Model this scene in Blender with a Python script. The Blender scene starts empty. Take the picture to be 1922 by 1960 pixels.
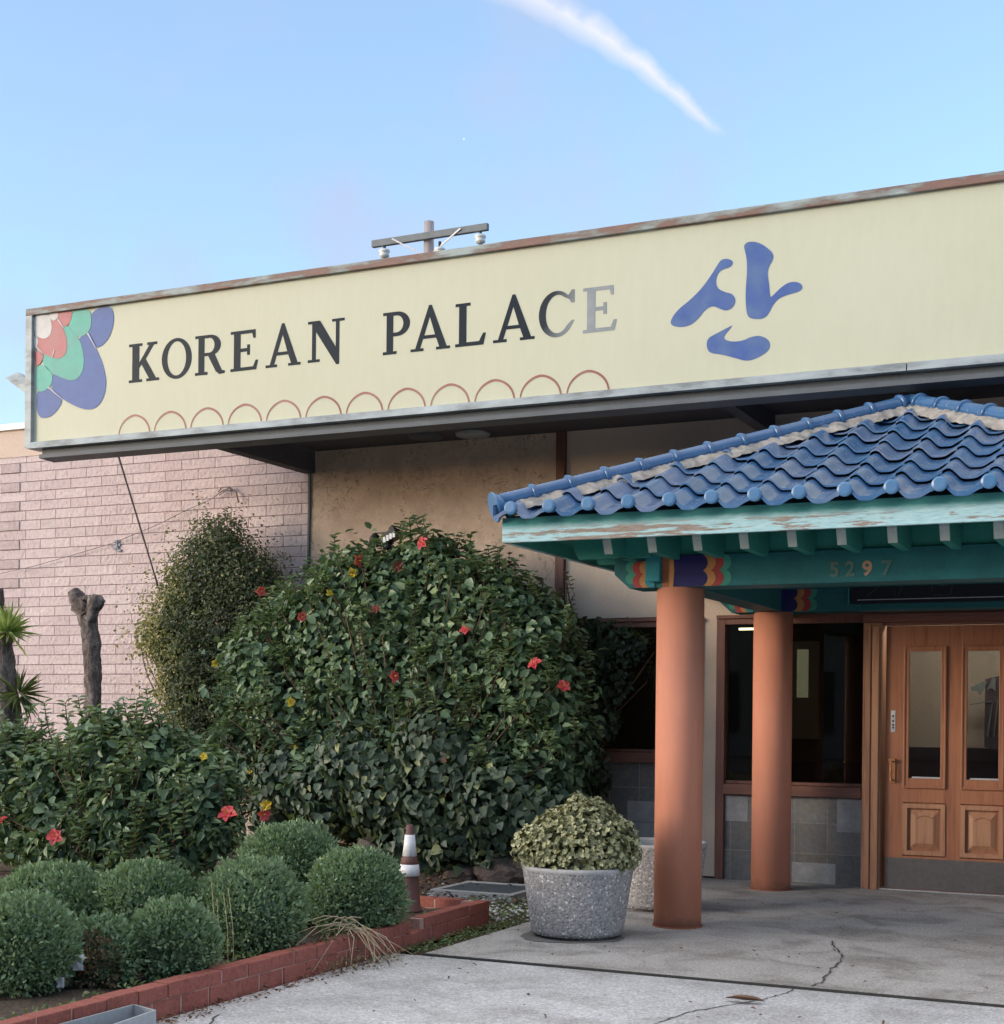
import bpy, bmesh, math, random
import numpy as np
from mathutils import noise as mnoise
from mathutils import Vector, Matrix

random.seed(7)
RNG = np.random.default_rng(11)
SC = bpy.context.scene
COL = SC.collection
PI = math.pi

# ------------------------------------------------------------------ camera
FPX, YAW, ROLL, CX, CY, EYE = 2807.2, 0.440143, 0.0102489, 961.0, 1369.4, 1.55
FWD = Vector((-math.sin(YAW), math.cos(YAW), 0))
_r0 = Vector((math.cos(YAW), math.sin(YAW), 0))
_u0 = Vector((0, 0, 1))
RIGHT = _r0 * math.cos(ROLL) + _u0 * math.sin(ROLL)
UP = -_r0 * math.sin(ROLL) + _u0 * math.cos(ROLL)
cam = bpy.data.cameras.new('camera')
camo = bpy.data.objects.new('camera', cam)
COL.objects.link(camo)
cam.sensor_fit = 'HORIZONTAL'
cam.sensor_width = 36.0
cam.lens = 36.0 * FPX / 1922.0
cam.shift_x = 0.0
cam.shift_y = (CY - 980.0) / 1922.0
cam.clip_start = 0.1
cam.clip_end = 2000
m = Matrix.Identity(4)
for i in range(3):
    m[i][0] = RIGHT[i]; m[i][1] = UP[i]; m[i][2] = -FWD[i]
m[0][3], m[1][3], m[2][3] = 0, 0, EYE
camo.matrix_world = m
SC.camera = camo

def ray(x, y):
    return FWD + RIGHT * ((x - CX) / FPX) - UP * ((y - CY) / FPX)
def at(x, y, Y):
    """point of a plane parallel to the facade"""
    r = ray(x, y); t = Y / r.y
    return Vector((r.x * t, Y, r.z * t + EYE))
def on_ground(x, y, z=0.0):
    r = ray(x, y); t = (z - EYE) / r.z
    return Vector((r.x * t, r.y * t, z))
def depth(p):
    return (Vector(p) - Vector((0, 0, EYE))).dot(FWD)

# ------------------------------------------------------------------ light
SUN_EL, SUN_AZ = math.radians(12.0), math.radians(47.0)      # azimuth: left of straight-behind-camera
to_sun = Vector((-math.sin(SUN_AZ) * math.cos(SUN_EL), -math.cos(SUN_AZ) * math.cos(SUN_EL), math.sin(SUN_EL)))
sl = bpy.data.lights.new('sun', 'SUN')
sl.energy = 0.7
sl.angle = math.radians(22)
sl.color = (1.0, 0.87, 0.76)
so = bpy.data.objects.new('sun', sl)
COL.objects.link(so)
so.rotation_euler = to_sun.to_track_quat('Z', 'Y').to_euler()

W = bpy.data.worlds.new('World'); SC.world = W
W.use_nodes = True
nt = W.node_tree
for n in list(nt.nodes): nt.nodes.remove(n)
def N(nt, kind, **kw):
    n = nt.nodes.new(kind)
    for k, v in kw.items(): setattr(n, k, v)
    return n
def L(nt, a, b): nt.links.new(a, b)
wo = N(nt, 'ShaderNodeOutputWorld')
bg = N(nt, 'ShaderNodeBackground')
sky = N(nt, 'ShaderNodeTexSky', sky_type='NISHITA')
sky.sun_disc = False
sky.sun_elevation = SUN_EL
sky.sun_rotation = math.atan2(to_sun.x, to_sun.y)
sky.altitude = 0; sky.air_density = 1.0; sky.dust_density = 1.2; sky.ozone_density = 2.2
SKY_STRENGTH = 0.15
bg.inputs['Strength'].default_value = SKY_STRENGTH
VEIL = N(nt, 'ShaderNodeMixRGB'); VEIL.inputs[0].default_value = 0.26; VEIL.inputs[2].default_value = (1.18, 1.52, 2.0, 1); L(nt, sky.outputs[0], VEIL.inputs[1])
# contrail and thin clouds, fixed to directions of the sky
tc = N(nt, 'ShaderNodeTexCoord')
nrm = N(nt, 'ShaderNodeVectorMath', operation='NORMALIZE'); L(nt, tc.outputs['Generated'], nrm.inputs[0])
def vdot(vec, src):
    d = N(nt, 'ShaderNodeVectorMath', operation='DOT_PRODUCT')
    L(nt, src, d.inputs[0]); d.inputs[1].default_value = vec
    return d.outputs['Value']
def mth(op, a, b=None, c=None, clamp=False):
    n = N(nt, 'ShaderNodeMath', operation=op); n.use_clamp = clamp
    for i, v in enumerate((a, b, c)):
        if v is None: continue
        if isinstance(v, (int, float)): n.inputs[i].default_value = v
        else: L(nt, v, n.inputs[i])
    return n.outputs[0]
def mapr(v, a, b, c, d, smooth=True):
    n = N(nt, 'ShaderNodeMapRange'); n.interpolation_type = 'SMOOTHSTEP' if smooth else 'LINEAR'
    L(nt, v, n.inputs[0])
    for i, q in enumerate((a, b, c, d)): n.inputs[i + 1].default_value = q
    return n.outputs[0]
da = ray(1005, -20).normalized(); db = ray(1385, 258).normalized()
e1 = (db - da).normalized(); nn = da.cross(db).normalized()
seg = (db - da).length
noi = N(nt, 'ShaderNodeTexNoise'); noi.inputs['Scale'].default_value = 38; noi.inputs['Detail'].default_value = 6
L(nt, nrm.outputs[0], noi.inputs['Vector'])
noi2 = N(nt, 'ShaderNodeTexNoise'); noi2.inputs['Scale'].default_value = 7; noi2.inputs['Detail'].default_value = 5
L(nt, nrm.outputs[0], noi2.inputs['Vector'])
tpar = mth('SUBTRACT', vdot(e1, nrm.outputs[0]), da.dot(e1))
tn = mth('DIVIDE', tpar, seg)
dist = vdot(nn, nrm.outputs[0])
dist = mth('ADD', dist, mth('MULTIPLY', mth('SUBTRACT', noi.outputs['Fac'], 0.5), 0.014))
bow = mth('MULTIPLY', mth('MULTIPLY', tn, mth('SUBTRACT', 1.0, tn)), 0.018)
dist = mth('SUBTRACT', dist, bow) if nn.z > 0 else mth('ADD', dist, bow)
wid = mapr(tn, 0.0, 1.0, 0.0150, 0.0036, False)
prof = mth('SUBTRACT', 1.0, mth('DIVIDE', mth('ABSOLUTE', dist), wid), clamp=True)
prof = mth('POWER', prof, 1.05)
ends = mth('MULTIPLY', mapr(tn, 0.86, 1.03, 1.0, 0.0), mapr(tn, -2.0, -1.0, 0.0, 1.0))
trail = mth('MULTIPLY', mth('MULTIPLY', prof, ends), mapr(noi.outputs['Fac'], 0.25, 0.6, 0.55, 1.0))
cl = mth('MULTIPLY', mapr(noi2.outputs['Fac'], 0.44, 0.70, 0.0, 1.0), 0.55)
mx1 = N(nt, 'ShaderNodeMixRGB'); L(nt, cl, mx1.inputs[0]); L(nt, VEIL.outputs[0], mx1.inputs[1])
mx1.inputs[2].default_value = (1.32, 1.40, 1.85, 1)
mx2 = N(nt, 'ShaderNodeMixRGB'); L(nt, mth('MULTIPLY', trail, 0.9), mx2.inputs[0]); L(nt, mx1.outputs[0], mx2.inputs[1])
mx2.inputs[2].default_value = (2.15, 2.15, 2.4, 1)
moon = mapr(vdot(ray(888, 266).normalized(), nrm.outputs[0]), math.cos(0.00075), math.cos(0.0004), 0.0, 0.8)
mx3 = N(nt, 'ShaderNodeMixRGB'); L(nt, moon, mx3.inputs[0]); L(nt, mx2.outputs[0], mx3.inputs[1])
mx3.inputs[2].default_value = (2.6, 2.6, 2.7, 1)
# bright cloud added overhead, out of view, as extra top light
sepw = N(nt, 'ShaderNodeSeparateXYZ'); L(nt, nrm.outputs[0], sepw.inputs[0])
noi3 = N(nt, 'ShaderNodeTexNoise'); noi3.inputs['Scale'].default_value = 3.5; noi3.inputs['Detail'].default_value = 6
L(nt, nrm.outputs[0], noi3.inputs['Vector'])
top_fill = mth('MULTIPLY', mapr(sepw.outputs['Z'], 0.55, 0.80, 0.0, 1.0), mapr(noi3.outputs['Fac'], 0.30, 0.60, 0.45, 1.0))
mx4 = N(nt, 'ShaderNodeMixRGB'); L(nt, top_fill, mx4.inputs[0]); L(nt, mx3.outputs[0], mx4.inputs[1])
mx4.inputs[2].default_value = (3.9, 3.7, 3.6, 1)
L(nt, mx4.outputs[0], bg.inputs['Color'])
L(nt, bg.outputs[0], wo.inputs[0])

SC.view_settings.view_transform = 'Standard'
SC.view_settings.look = 'None'
SC.view_settings.exposure = 1.58
SC.view_settings.gamma = 1.0

# ------------------------------------------------------------------ materials
class Mat:
    def __init__(s, name, rough=0.7, spec=0.3, metal=0.0):
        s.m = bpy.data.materials.new(name); s.m.use_nodes = True
        s.t = s.m.node_tree; s.b = s.t.nodes['Principled BSDF']
        s.b.inputs['Roughness'].default_value = rough
        s.b.inputs['Specular IOR Level'].default_value = spec
        s.b.inputs['Metallic'].default_value = metal
        s._co = None
    def co(s, scale=(1, 1, 1), swap=None):
        t = s.t
        tc = N(t, 'ShaderNodeTexCoord')
        mp = N(t, 'ShaderNodeMapping'); mp.inputs['Scale'].default_value = scale
        if swap: mp.inputs['Rotation'].default_value = swap
        L(t, tc.outputs['Object'], mp.inputs[0])
        return mp.outputs[0]
    def noise(s, scale, detail=4, rough=0.55, vec=None, dist=0.0):
        n = N(s.t, 'ShaderNodeTexNoise'); n.inputs['Scale'].default_value = scale
        n.inputs['Detail'].default_value = detail; n.inputs['Roughness'].default_value = rough
        n.inputs['Distortion'].default_value = dist
        L(s.t, vec if vec is not None else s.co(), n.inputs['Vector'])
        return n.outputs['Fac']
    def ramp(s, fac, stops):
        r = N(s.t, 'ShaderNodeValToRGB'); L(s.t, fac, r.inputs[0])
        e = r.color_ramp.elements
        while len(e) < len(stops): e.new(0.5)
        for i, (p, c) in enumerate(stops):
            e[i].position = p; e[i].color = (*c, 1) if len(c) == 3 else c
        return r.outputs[0]
    def mix(s, fac, a, b, mode='MIX'):
        n = N(s.t, 'ShaderNodeMixRGB', blend_type=mode)
        for i, v in ((0, fac), (1, a), (2, b)):
            if isinstance(v, (int, float)): n.inputs[i].default_value = v
            elif isinstance(v, tuple): n.inputs[i].default_value = (*v, 1)
            else: L(s.t, v, n.inputs[i])
        return n.outputs[0]
    def math(s, op, a, b=None, clamp=False):
        n = N(s.t, 'ShaderNodeMath', operation=op); n.use_clamp = clamp
        for i, v in enumerate((a, b)):
            if v is None: continue
            if isinstance(v, (int, float)): n.inputs[i].default_value = v
            else: L(s.t, v, n.inputs[i])
        return n.outputs[0]
    def col(s, c):
        if isinstance(c, tuple): s.b.inputs['Base Color'].default_value = (*c, 1)
        else: L(s.t, c, s.b.inputs['Base Color'])
        return s
    def bump(s, h, strength=0.3, dist=0.01):
        n = N(s.t, 'ShaderNodeBump'); n.inputs['Strength'].default_value = strength; n.inputs['Distance'].default_value = dist
        L(s.t, h, n.inputs['Height']); L(s.t, n.outputs[0], s.b.inputs['Normal'])
        return s
    def rough(s, v): L(s.t, v, s.b.inputs['Roughness']); return s

def speck(name, base, var=0.15, scale=6.0, rough=0.75, bump=0.25, fine=60.0, spec=0.3, bdist=0.004):
    """painted or mineral surface: broad tone variation and a fine grain"""
    M = Mat(name, rough, spec)
    a = M.noise(scale, 5)
    lo = tuple(c * (1 - var) for c in base); hi = tuple(min(1, c * (1 + var)) for c in base)
    c = M.ramp(a, [(0.3, lo), (0.7, hi)])
    f = M.noise(fine, 3)
    c = M.mix(0.35, c, M.ramp(f, [(0.3, tuple(x * 0.75 for x in base)), (0.7, tuple(min(1, x * 1.15) for x in base))]))
    M.col(c); M.bump(f, bump, bdist)
    return M.m

def wood(name, base, dark, rough=0.5, axis='z', spec=0.4):
    M = Mat(name, rough, spec)
    sc = {'z': (14, 14, 0.9), 'x': (0.9, 14, 14)}[axis]
    v = M.co(sc)
    a = M.noise(2.2, 6, 0.6, v, 0.6)
    b = M.noise(2.3, 3)
    c = M.ramp(a, [(0.28, dark), (0.5, base), (0.75, tuple(min(1, x * 1.18) for x in base))])
    c = M.mix(M.math('MULTIPLY', b, 0.5), c, dark)
    M.col(c); M.bump(a, 0.2, 0.003)
    return M.m

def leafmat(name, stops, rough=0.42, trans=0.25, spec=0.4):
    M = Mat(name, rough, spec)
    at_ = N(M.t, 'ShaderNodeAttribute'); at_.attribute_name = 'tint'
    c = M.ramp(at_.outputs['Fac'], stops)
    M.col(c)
    tr = N(M.t, 'ShaderNodeBsdfTranslucent'); L(M.t, M.mix(0.5, c, (0.25, 0.35, 0.04), 'MIX'), tr.inputs[0])
    mx = N(M.t, 'ShaderNodeMixShader'); mx.inputs[0].default_value = trans
    L(M.t, M.b.outputs[0], mx.inputs[1]); L(M.t, tr.outputs[0], mx.inputs[2])
    out = [n for n in M.t.nodes if n.type == 'OUTPUT_MATERIAL'][0]
    L(M.t, mx.outputs[0], out.inputs[0])
    return M.m

def plain(name, c, rough=0.6, spec=0.3, metal=0.0):
    M = Mat(name, rough, spec, metal)
    f = M.noise(25, 4)
    M.col(M.ramp(f, [(0.3, tuple(x * 0.85 for x in c)), (0.7, tuple(min(1, x * 1.1) for x in c))]))
    return M.m

MT = {}
# split-face block
M = Mat('split_face_block', 0.85, 0.2)
tcn = N(M.t, 'ShaderNodeTexCoord'); sp = N(M.t, 'ShaderNodeSeparateXYZ'); L(M.t, tcn.outputs['Object'], sp.inputs[0])
cb = N(M.t, 'ShaderNodeCombineXYZ'); L(M.t, sp.outputs['X'], cb.inputs[0]); L(M.t, sp.outputs['Z'], cb.inputs[1])
br = N(M.t, 'ShaderNodeTexBrick'); L(M.t, cb.outputs[0], br.inputs['Vector'])
br.offset = 0.5; br.offset_frequency = 2; br.squash = 1.0
for k, v in (('Scale', 1.0), ('Mortar Size', 0.0045), ('Mortar Smooth', 0.15), ('Bias', 0.0), ('Brick Width', 0.466), ('Row Height', 0.117)):
    br.inputs[k].default_value = v
br.inputs['Color1'].default_value = (0.60, 0.495, 0.50, 1); br.inputs['Color2'].default_value = (0.69, 0.58, 0.585, 1)
br.inputs['Mortar'].default_value = (0.27, 0.195, 0.20, 1)
vv = M.co((1, 1, 0.7))
n1 = M.noise(22, 6, 0.65, vv); n2 = M.noise(1.3, 3)
c = M.mix(0.55, br.outputs['Color'], M.ramp(n1, [(0.3, (0.62, 0.62, 0.62)), (0.5, (1, 1, 1)), (0.75, (1, 1, 1))]), 'MULTIPLY')
c = M.mix(0.5, c, M.ramp(n2, [(0.35, (0.86, 0.83, 0.84)), (0.65, (1, 1, 1))]), 'MULTIPLY')
M.col(c)
h = M.math('ADD', M.math('MULTIPLY', n1, 1.0), M.math('MULTIPLY', br.outputs['Fac'], -0.9))
M.bump(h, 0.9, 0.03)
MT['block'] = M.m
MT['block_dark'] = speck('dark_split_face_block', (0.47, 0.385, 0.39), 0.2, 12, 0.9, 0.6, 30, 0.2, 0.02)
# stucco with trowel marks
M = Mat('trowelled_stucco', 0.9, 0.15)
n1 = M.noise(1.6, 5, 0.6, None, 0.6); n2 = M.noise(60, 4)
n3 = M.noise(4.2, 4, 0.55, M.co((1.0, 1, 1.5)), 2.2); n4 = M.noise(1.9, 3)
c = M.ramp(n1, [(0.3, (0.47, 0.365, 0.295)), (0.7, (0.62, 0.495, 0.40))])
line = M.ramp(n3, [(0.478, (0, 0, 0)), (0.497, (1, 1, 1)), (0.516, (0, 0, 0))])
msk = M.ramp(n4, [(0.50, (0, 0, 0)), (0.60, (0.75, 0.75, 0.75))])
mark = M.math('MULTIPLY', line, msk)
n5 = M.noise(15, 5, 0.7, M.co((1, 1, 0.7)), 1.6)
fl_ = M.math('MULTIPLY', M.ramp(n5, [(0.575, (0, 0, 0)), (0.63, (1, 1, 1))]), M.ramp(n1, [(0.42, (0.12, 0.12, 0.12)), (0.58, (0.85, 0.85, 0.85))]))
mark = M.math('MAXIMUM', mark, fl_)
c = M.mix(M.math('MULTIPLY', mark, 0.9), c, (0.15, 0.11, 0.09))
c = M.mix(0.4, c, M.ramp(M.noise(6, 6, 0.7), [(0.35, (0.6, 0.6, 0.6)), (0.6, (1.1, 1.1, 1.1))]), 'MULTIPLY')
M.col(c)
M.bump(M.math('ADD', M.math('MULTIPLY', n2, 0.4), M.math('MULTIPLY', mark, -0.8)), 0.5, 0.010)
MT['stucco'] = M.m
MT['stucco_smooth'] = speck('smooth_beige_stucco', (0.60, 0.49, 0.395), 0.10, 2.0, 0.85, 0.15, 70, 0.2)
MT['tan_parapet'] = speck('tan_parapet_render', (0.62, 0.50, 0.42), 0.06, 2, 0.85, 0.1, 60)
MT['white_cap'] = plain('white_metal_cap', (0.8, 0.82, 0.84), 0.5)
MT['soffit'] = speck('grey_soffit', (0.085, 0.083, 0.095), 0.1, 3, 0.85, 0.1, 60)
MT['brown_trim'] = wood('brown_painted_trim', (0.185, 0.082, 0.060), (0.105, 0.045, 0.037), 0.55, 'z')
MT['brown_trim_x'] = wood('brown_painted_rail', (0.185, 0.082, 0.060), (0.105, 0.045, 0.037), 0.55, 'x')
MT['door_wood'] = wood('orange_brown_door_wood', (0.33, 0.14, 0.072), (0.21, 0.08, 0.043), 0.42, 'z')
MT['post_wood'] = wood('worn_door_post_wood', (0.38, 0.20, 0.115), (0.22, 0.095, 0.055), 0.5, 'z')
MT['kick'] = plain('grey_kick_plate', (0.115, 0.105, 0.105), 0.45, 0.5, 0.3)
MT['steel'] = plain('brushed_steel', (0.62, 0.62, 0.62), 0.35, 0.5, 0.7)
MT['black'] = plain('black_plastic', (0.025, 0.027, 0.03), 0.5)
MT['brass'] = plain('dull_brass', (0.35, 0.16, 0.07), 0.45, 0.5, 0.5)
MT['dark_int'] = plain('dark_interior', (0.03, 0.029, 0.032), 0.9, 0.05)
MT['int_wall'] = speck('interior_plaster', (0.16, 0.135, 0.11), 0.1, 2, 0.9, 0.05, 40)
MT['int_light'] = speck('pale_interior_panel', (0.66, 0.54, 0.45), 0.05, 3, 0.9, 0.05, 40)
# slate tile dado
M = Mat('slate_tile', 0.6, 0.35)
v1 = N(M.t, 'ShaderNodeTexCoord'); sp = N(M.t, 'ShaderNodeSeparateXYZ'); L(M.t, v1.outputs['Object'], sp.inputs[0])
cb = N(M.t, 'ShaderNodeCombineXYZ'); L(M.t, sp.outputs['X'], cb.inputs[0]); L(M.t, sp.outputs['Z'], cb.inputs[1])
br = N(M.t, 'ShaderNodeTexBrick'); L(M.t, cb.outputs[0], br.inputs['Vector']); br.offset = 0.0
for k, v in (('Scale', 1.0), ('Mortar Size', 0.004), ('Mortar Smooth', 0.2), ('Bias', 0.0), ('Brick Width', 0.31), ('Row Height', 0.285)):
    br.inputs[k].default_value = v
br.inputs['Color1'].default_value = (0.13, 0.135, 0.14, 1); br.inputs['Color2'].default_value = (0.22, 0.22, 0.215, 1)
br.inputs['Mortar'].default_value = (0.30, 0.29, 0.27, 1)
a = M.noise(5, 6, 0.65, None, 0.8); b = M.noise(24, 5, 0.6, None, 0.5)
c = M.mix(M.ramp(a, [(0.45, (0, 0, 0)), (0.6, (0.5, 0.5, 0.5))]), br.outputs['Color'], (0.23, 0.18, 0.14))
c = M.mix(0.5, c, M.ramp(b, [(0.3, (0.55, 0.58, 0.6)), (0.7, (1.2, 1.2, 1.2))]), 'MULTIPLY')
M.col(c); M.bump(M.math('ADD', b, M.math('MULTIPLY', br.outputs['Fac'], -1.0)), 0.5, 0.006)
MT['slate'] = M.m
MT['slate_pale'] = speck('pale_slate_tile', (0.31, 0.31, 0.315), 0.25, 9, 0.6, 0.4, 40)
# glass: thin pane
M = Mat('window_glass', 0.02)
for n in list(M.t.nodes):
    if n.type == 'BSDF_PRINCIPLED': M.t.nodes.remove(n)
out = [n for n in M.t.nodes if n.type == 'OUTPUT_MATERIAL'][0]
tr = N(M.t, 'ShaderNodeBsdfTransparent'); tr.inputs[0].default_value = (0.62, 0.66, 0.66, 1)
gl = N(M.t, 'ShaderNodeBsdfGlossy'); gl.inputs['Roughness'].default_value = 0.015
fr = N(M.t, 'ShaderNodeFresnel'); fr.inputs['IOR'].default_value = 1.5
mx = N(M.t, 'ShaderNodeMixShader'); L(M.t, fr.outputs[0], mx.inputs[0]); L(M.t, tr.outputs[0], mx.inputs[1]); L(M.t, gl.outputs[0], mx.inputs[2])
L(M.t, mx.outputs[0], out.inputs[0])
MT['glass'] = M.m
# sign
M = Mat('cream_sign_face', 0.55, 0.35)
a = M.noise(0.7, 3); b = M.noise(14, 4, 0.6, M.co((1, 1, 0.25)))
c = M.ramp(a, [(0.3, (0.485, 0.50, 0.37)), (0.7, (0.52, 0.53, 0.405))])
c = M.mix(0.22, c, M.ramp(b, [(0.3, (0.46, 0.46, 0.37)), (0.7, (0.56, 0.56, 0.46))]))
M.col(c); M.bump(M.noise(6, 2), 0.04, 0.02)
MT['cream'] = M.m
M = Mat('rusty_metal_edge', 0.6, 0.4)
a = M.noise(1.6, 6, 0.62, M.co((1, 1, 4))); b = M.noise(30, 4)
c = M.ramp(a, [(0.40, (0.30, 0.355, 0.355)), (0.50, (0.19, 0.185, 0.17)), (0.54, (0.185, 0.11, 0.09)), (0.72, (0.25, 0.15, 0.12))])
M.col(c); M.bump(b, 0.2, 0.003)
MT['rust'] = M.m
M = Mat('weathered_zinc', 0.5, 0.5)
a = M.noise(2.2, 6, 0.6, M.co((1, 1, 3))); b = M.noise(40, 4)
c = M.ramp(a, [(0.36, (0.16, 0.18, 0.19)), (0.5, (0.28, 0.325, 0.345)), (0.7, (0.38, 0.435, 0.46))])
M.col(c); M.bump(b, 0.1, 0.003)
MT['zinc'] = M.m
MT['zinc_dark'] = speck('dull_zinc', (0.105, 0.12, 0.135), 0.2, 2.5, 0.6, 0.1, 50)
MT['dark_metal'] = speck('dark_grey_metal', (0.085, 0.10, 0.112), 0.15, 3, 0.6, 0.1, 50)
def paint(name, c, fade=None, z0=0, z1=1):
    M = Mat(name, 0.5, 0.35)
    a = M.noise(9, 5); b = M.noise(40, 4)
    k = M.ramp(a, [(0.3, tuple(x * 0.88 for x in c)), (0.7, tuple(min(1, x * 1.12) for x in c))])
    if fade: k = M.mix(M.ramp(M.noise(3.0, 3), [(0.4, (0, 0, 0)), (0.62, (1, 1, 1))]), k, fade)
    M.col(k); M.bump(b, 0.06, 0.002)
    return M.m
MT['letter'] = paint('dark_slate_letter', (0.010, 0.019, 0.030))
MT['letter'].node_tree.nodes['Principled BSDF'].inputs['Specular IOR Level'].default_value = 0.12
MT['letter_fade'] = paint('faded_grey_letter', (0.25, 0.28, 0.30), (0.20, 0.23, 0.25))
M = Mat('half_faded_letter', 0.5, 0.15)
_t = N(M.t, 'ShaderNodeTexCoord'); _s = N(M.t, 'ShaderNodeSeparateXYZ'); L(M.t, _t.outputs['Object'], _s.inputs[0])
_m = N(M.t, 'ShaderNodeMapRange'); L(M.t, M.math('SUBTRACT', M.math('ADD', _s.outputs['X'], M.math('MULTIPLY', M.noise(9, 4), 0.10)), M.math('MULTIPLY', _s.outputs['Z'], 0.30)), _m.inputs[0])
for _i, _q in enumerate((1.66, 1.92, 0, 1)): _m.inputs[_i + 1].default_value = _q
M.col(M.mix(_m.outputs[0], (0.014, 0.024, 0.034), (0.23, 0.26, 0.28))); MT['letter_half_c'] = M.m
MT['letter_half'] = paint('half_faded_letter', (0.045, 0.06, 0.07), (0.22, 0.25, 0.27))
MT['han_blue'] = paint('blue_sign_paint', (0.045, 0.098, 0.31), (0.085, 0.15, 0.31))
MT['petal_blue'] = paint('lotus_blue_paint', (0.035, 0.092, 0.30))
MT['petal_green'] = paint('lotus_green_paint', (0.065, 0.37, 0.30), (0.08, 0.32, 0.28))
MT['petal_red'] = paint('lotus_red_paint', (0.40, 0.11, 0.125), (0.37, 0.145, 0.155))
MT['petal_white'] = paint('lotus_white_paint', (0.50, 0.50, 0.50))
MT['line_white'] = paint('lotus_outline_paint', (0.55, 0.54, 0.56))
MT['arch'] = paint('dull_red_arch_paint', (0.27, 0.10, 0.085), (0.31, 0.15, 0.125))
# portico
M = Mat('terracotta_column_paint', 0.78, 0.25)
a = M.noise(4, 5, 0.6, M.co((2.2, 2.2, 0.35))); b = M.noise(80, 4, 0.7); d = M.noise(2.2, 5, 0.62); e = M.noise(13, 6, 0.7, M.co((1, 1, 0.5)))
c = M.ramp(a, [(0.3, (0.54, 0.215, 0.135)), (0.7, (0.61, 0.26, 0.17))])
c = M.mix(M.ramp(d, [(0.5, (0, 0, 0)), (0.72, (0.3, 0.3, 0.3))]), c, (0.48, 0.20, 0.15))
c = M.mix(M.ramp(e, [(0.66, (0, 0, 0)), (0.74, (0.5, 0.5, 0.5))]), c, (0.62, 0.34, 0.26))
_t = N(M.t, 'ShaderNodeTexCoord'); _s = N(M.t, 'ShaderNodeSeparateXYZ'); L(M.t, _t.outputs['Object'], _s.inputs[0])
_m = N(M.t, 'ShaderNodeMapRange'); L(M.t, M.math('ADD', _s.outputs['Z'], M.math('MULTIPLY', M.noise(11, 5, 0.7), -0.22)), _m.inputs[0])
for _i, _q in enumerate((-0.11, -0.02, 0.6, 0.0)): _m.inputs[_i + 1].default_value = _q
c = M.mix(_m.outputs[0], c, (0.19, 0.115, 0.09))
M.col(c); M.bump(b, 0.35, 0.003); MT['column'] = M.m
MT['teal'] = speck('teal_beam_paint', (0.012, 0.115, 0.130), 0.2, 5, 0.55, 0.15, 40)
MT['teal_soffit'] = speck('teal_soffit_paint', (0.028, 0.215, 0.185), 0.2, 3, 0.65, 0.1, 40)
MT['teal_light'] = speck('blue_teal_block_paint', (0.022, 0.215, 0.265), 0.15, 5, 0.55, 0.1, 40)
MT['raft_end'] = speck('pale_rafter_end_paint', (0.38, 0.46, 0.46), 0.15, 9, 0.7, 0.1, 60)
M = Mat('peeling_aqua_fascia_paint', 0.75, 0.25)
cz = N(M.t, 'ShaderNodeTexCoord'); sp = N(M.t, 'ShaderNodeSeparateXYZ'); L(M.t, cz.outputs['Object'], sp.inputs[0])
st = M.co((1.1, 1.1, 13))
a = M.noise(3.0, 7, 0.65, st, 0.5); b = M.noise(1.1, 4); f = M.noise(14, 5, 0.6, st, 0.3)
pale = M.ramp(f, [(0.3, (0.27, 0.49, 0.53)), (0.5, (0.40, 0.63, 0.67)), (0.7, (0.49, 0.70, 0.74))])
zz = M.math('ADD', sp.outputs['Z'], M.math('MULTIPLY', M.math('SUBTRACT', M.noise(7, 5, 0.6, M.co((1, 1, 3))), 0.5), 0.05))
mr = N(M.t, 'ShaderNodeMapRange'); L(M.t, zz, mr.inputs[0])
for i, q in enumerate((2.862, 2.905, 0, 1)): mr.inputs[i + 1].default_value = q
c = M.mix(mr.outputs[0], pale, (0.06, 0.27, 0.27))  # teal top: unbleached paint plus eave shadow put into the colour
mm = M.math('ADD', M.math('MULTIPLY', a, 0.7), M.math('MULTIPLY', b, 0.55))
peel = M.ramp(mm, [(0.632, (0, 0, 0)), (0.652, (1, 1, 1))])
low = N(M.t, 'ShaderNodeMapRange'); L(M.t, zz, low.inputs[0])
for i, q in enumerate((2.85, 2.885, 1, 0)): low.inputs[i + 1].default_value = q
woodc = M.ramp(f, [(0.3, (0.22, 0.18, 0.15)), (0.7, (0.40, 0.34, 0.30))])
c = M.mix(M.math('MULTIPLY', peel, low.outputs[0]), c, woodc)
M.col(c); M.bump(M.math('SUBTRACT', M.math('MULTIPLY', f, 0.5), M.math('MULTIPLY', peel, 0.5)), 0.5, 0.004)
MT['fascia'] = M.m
M = Mat('blue_glazed_tile', 0.27, 0.6)
a = M.noise(3.2, 5, 0.55, None, 0.3); b = M.noise(17, 5, 0.65); d2 = M.noise(1.0, 2)
ta_ = N(M.t, 'ShaderNodeAttribute'); ta_.attribute_name = 'tint'
a = M.math('ADD', M.math('MULTIPLY', a, 0.6), M.math('MULTIPLY', ta_.outputs['Fac'], 0.42))
c = M.ramp(a, [(0.25, (0.032, 0.105, 0.24)), (0.50, (0.055, 0.140, 0.285)), (0.72, (0.125, 0.175, 0.29))])
c = M.mix(M.ramp(b, [(0.56, (0, 0, 0)), (0.74, (0.3, 0.3, 0.3))]), c, (0.22, 0.27, 0.37))
M.col(c); M.rough(M.ramp(b, [(0.3, (0.12, 0.12, 0.12)), (0.7, (0.3, 0.3, 0.3))]))
MT['tile'] = M.m
M = Mat('blue_tile_cap', 0.3, 0.6)
a = M.noise(6, 4)
M.col(M.ramp(a, [(0.3, (0.045, 0.15, 0.31)), (0.7, (0.09, 0.205, 0.37))]))
MT['tilecap'] = M.m
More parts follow.
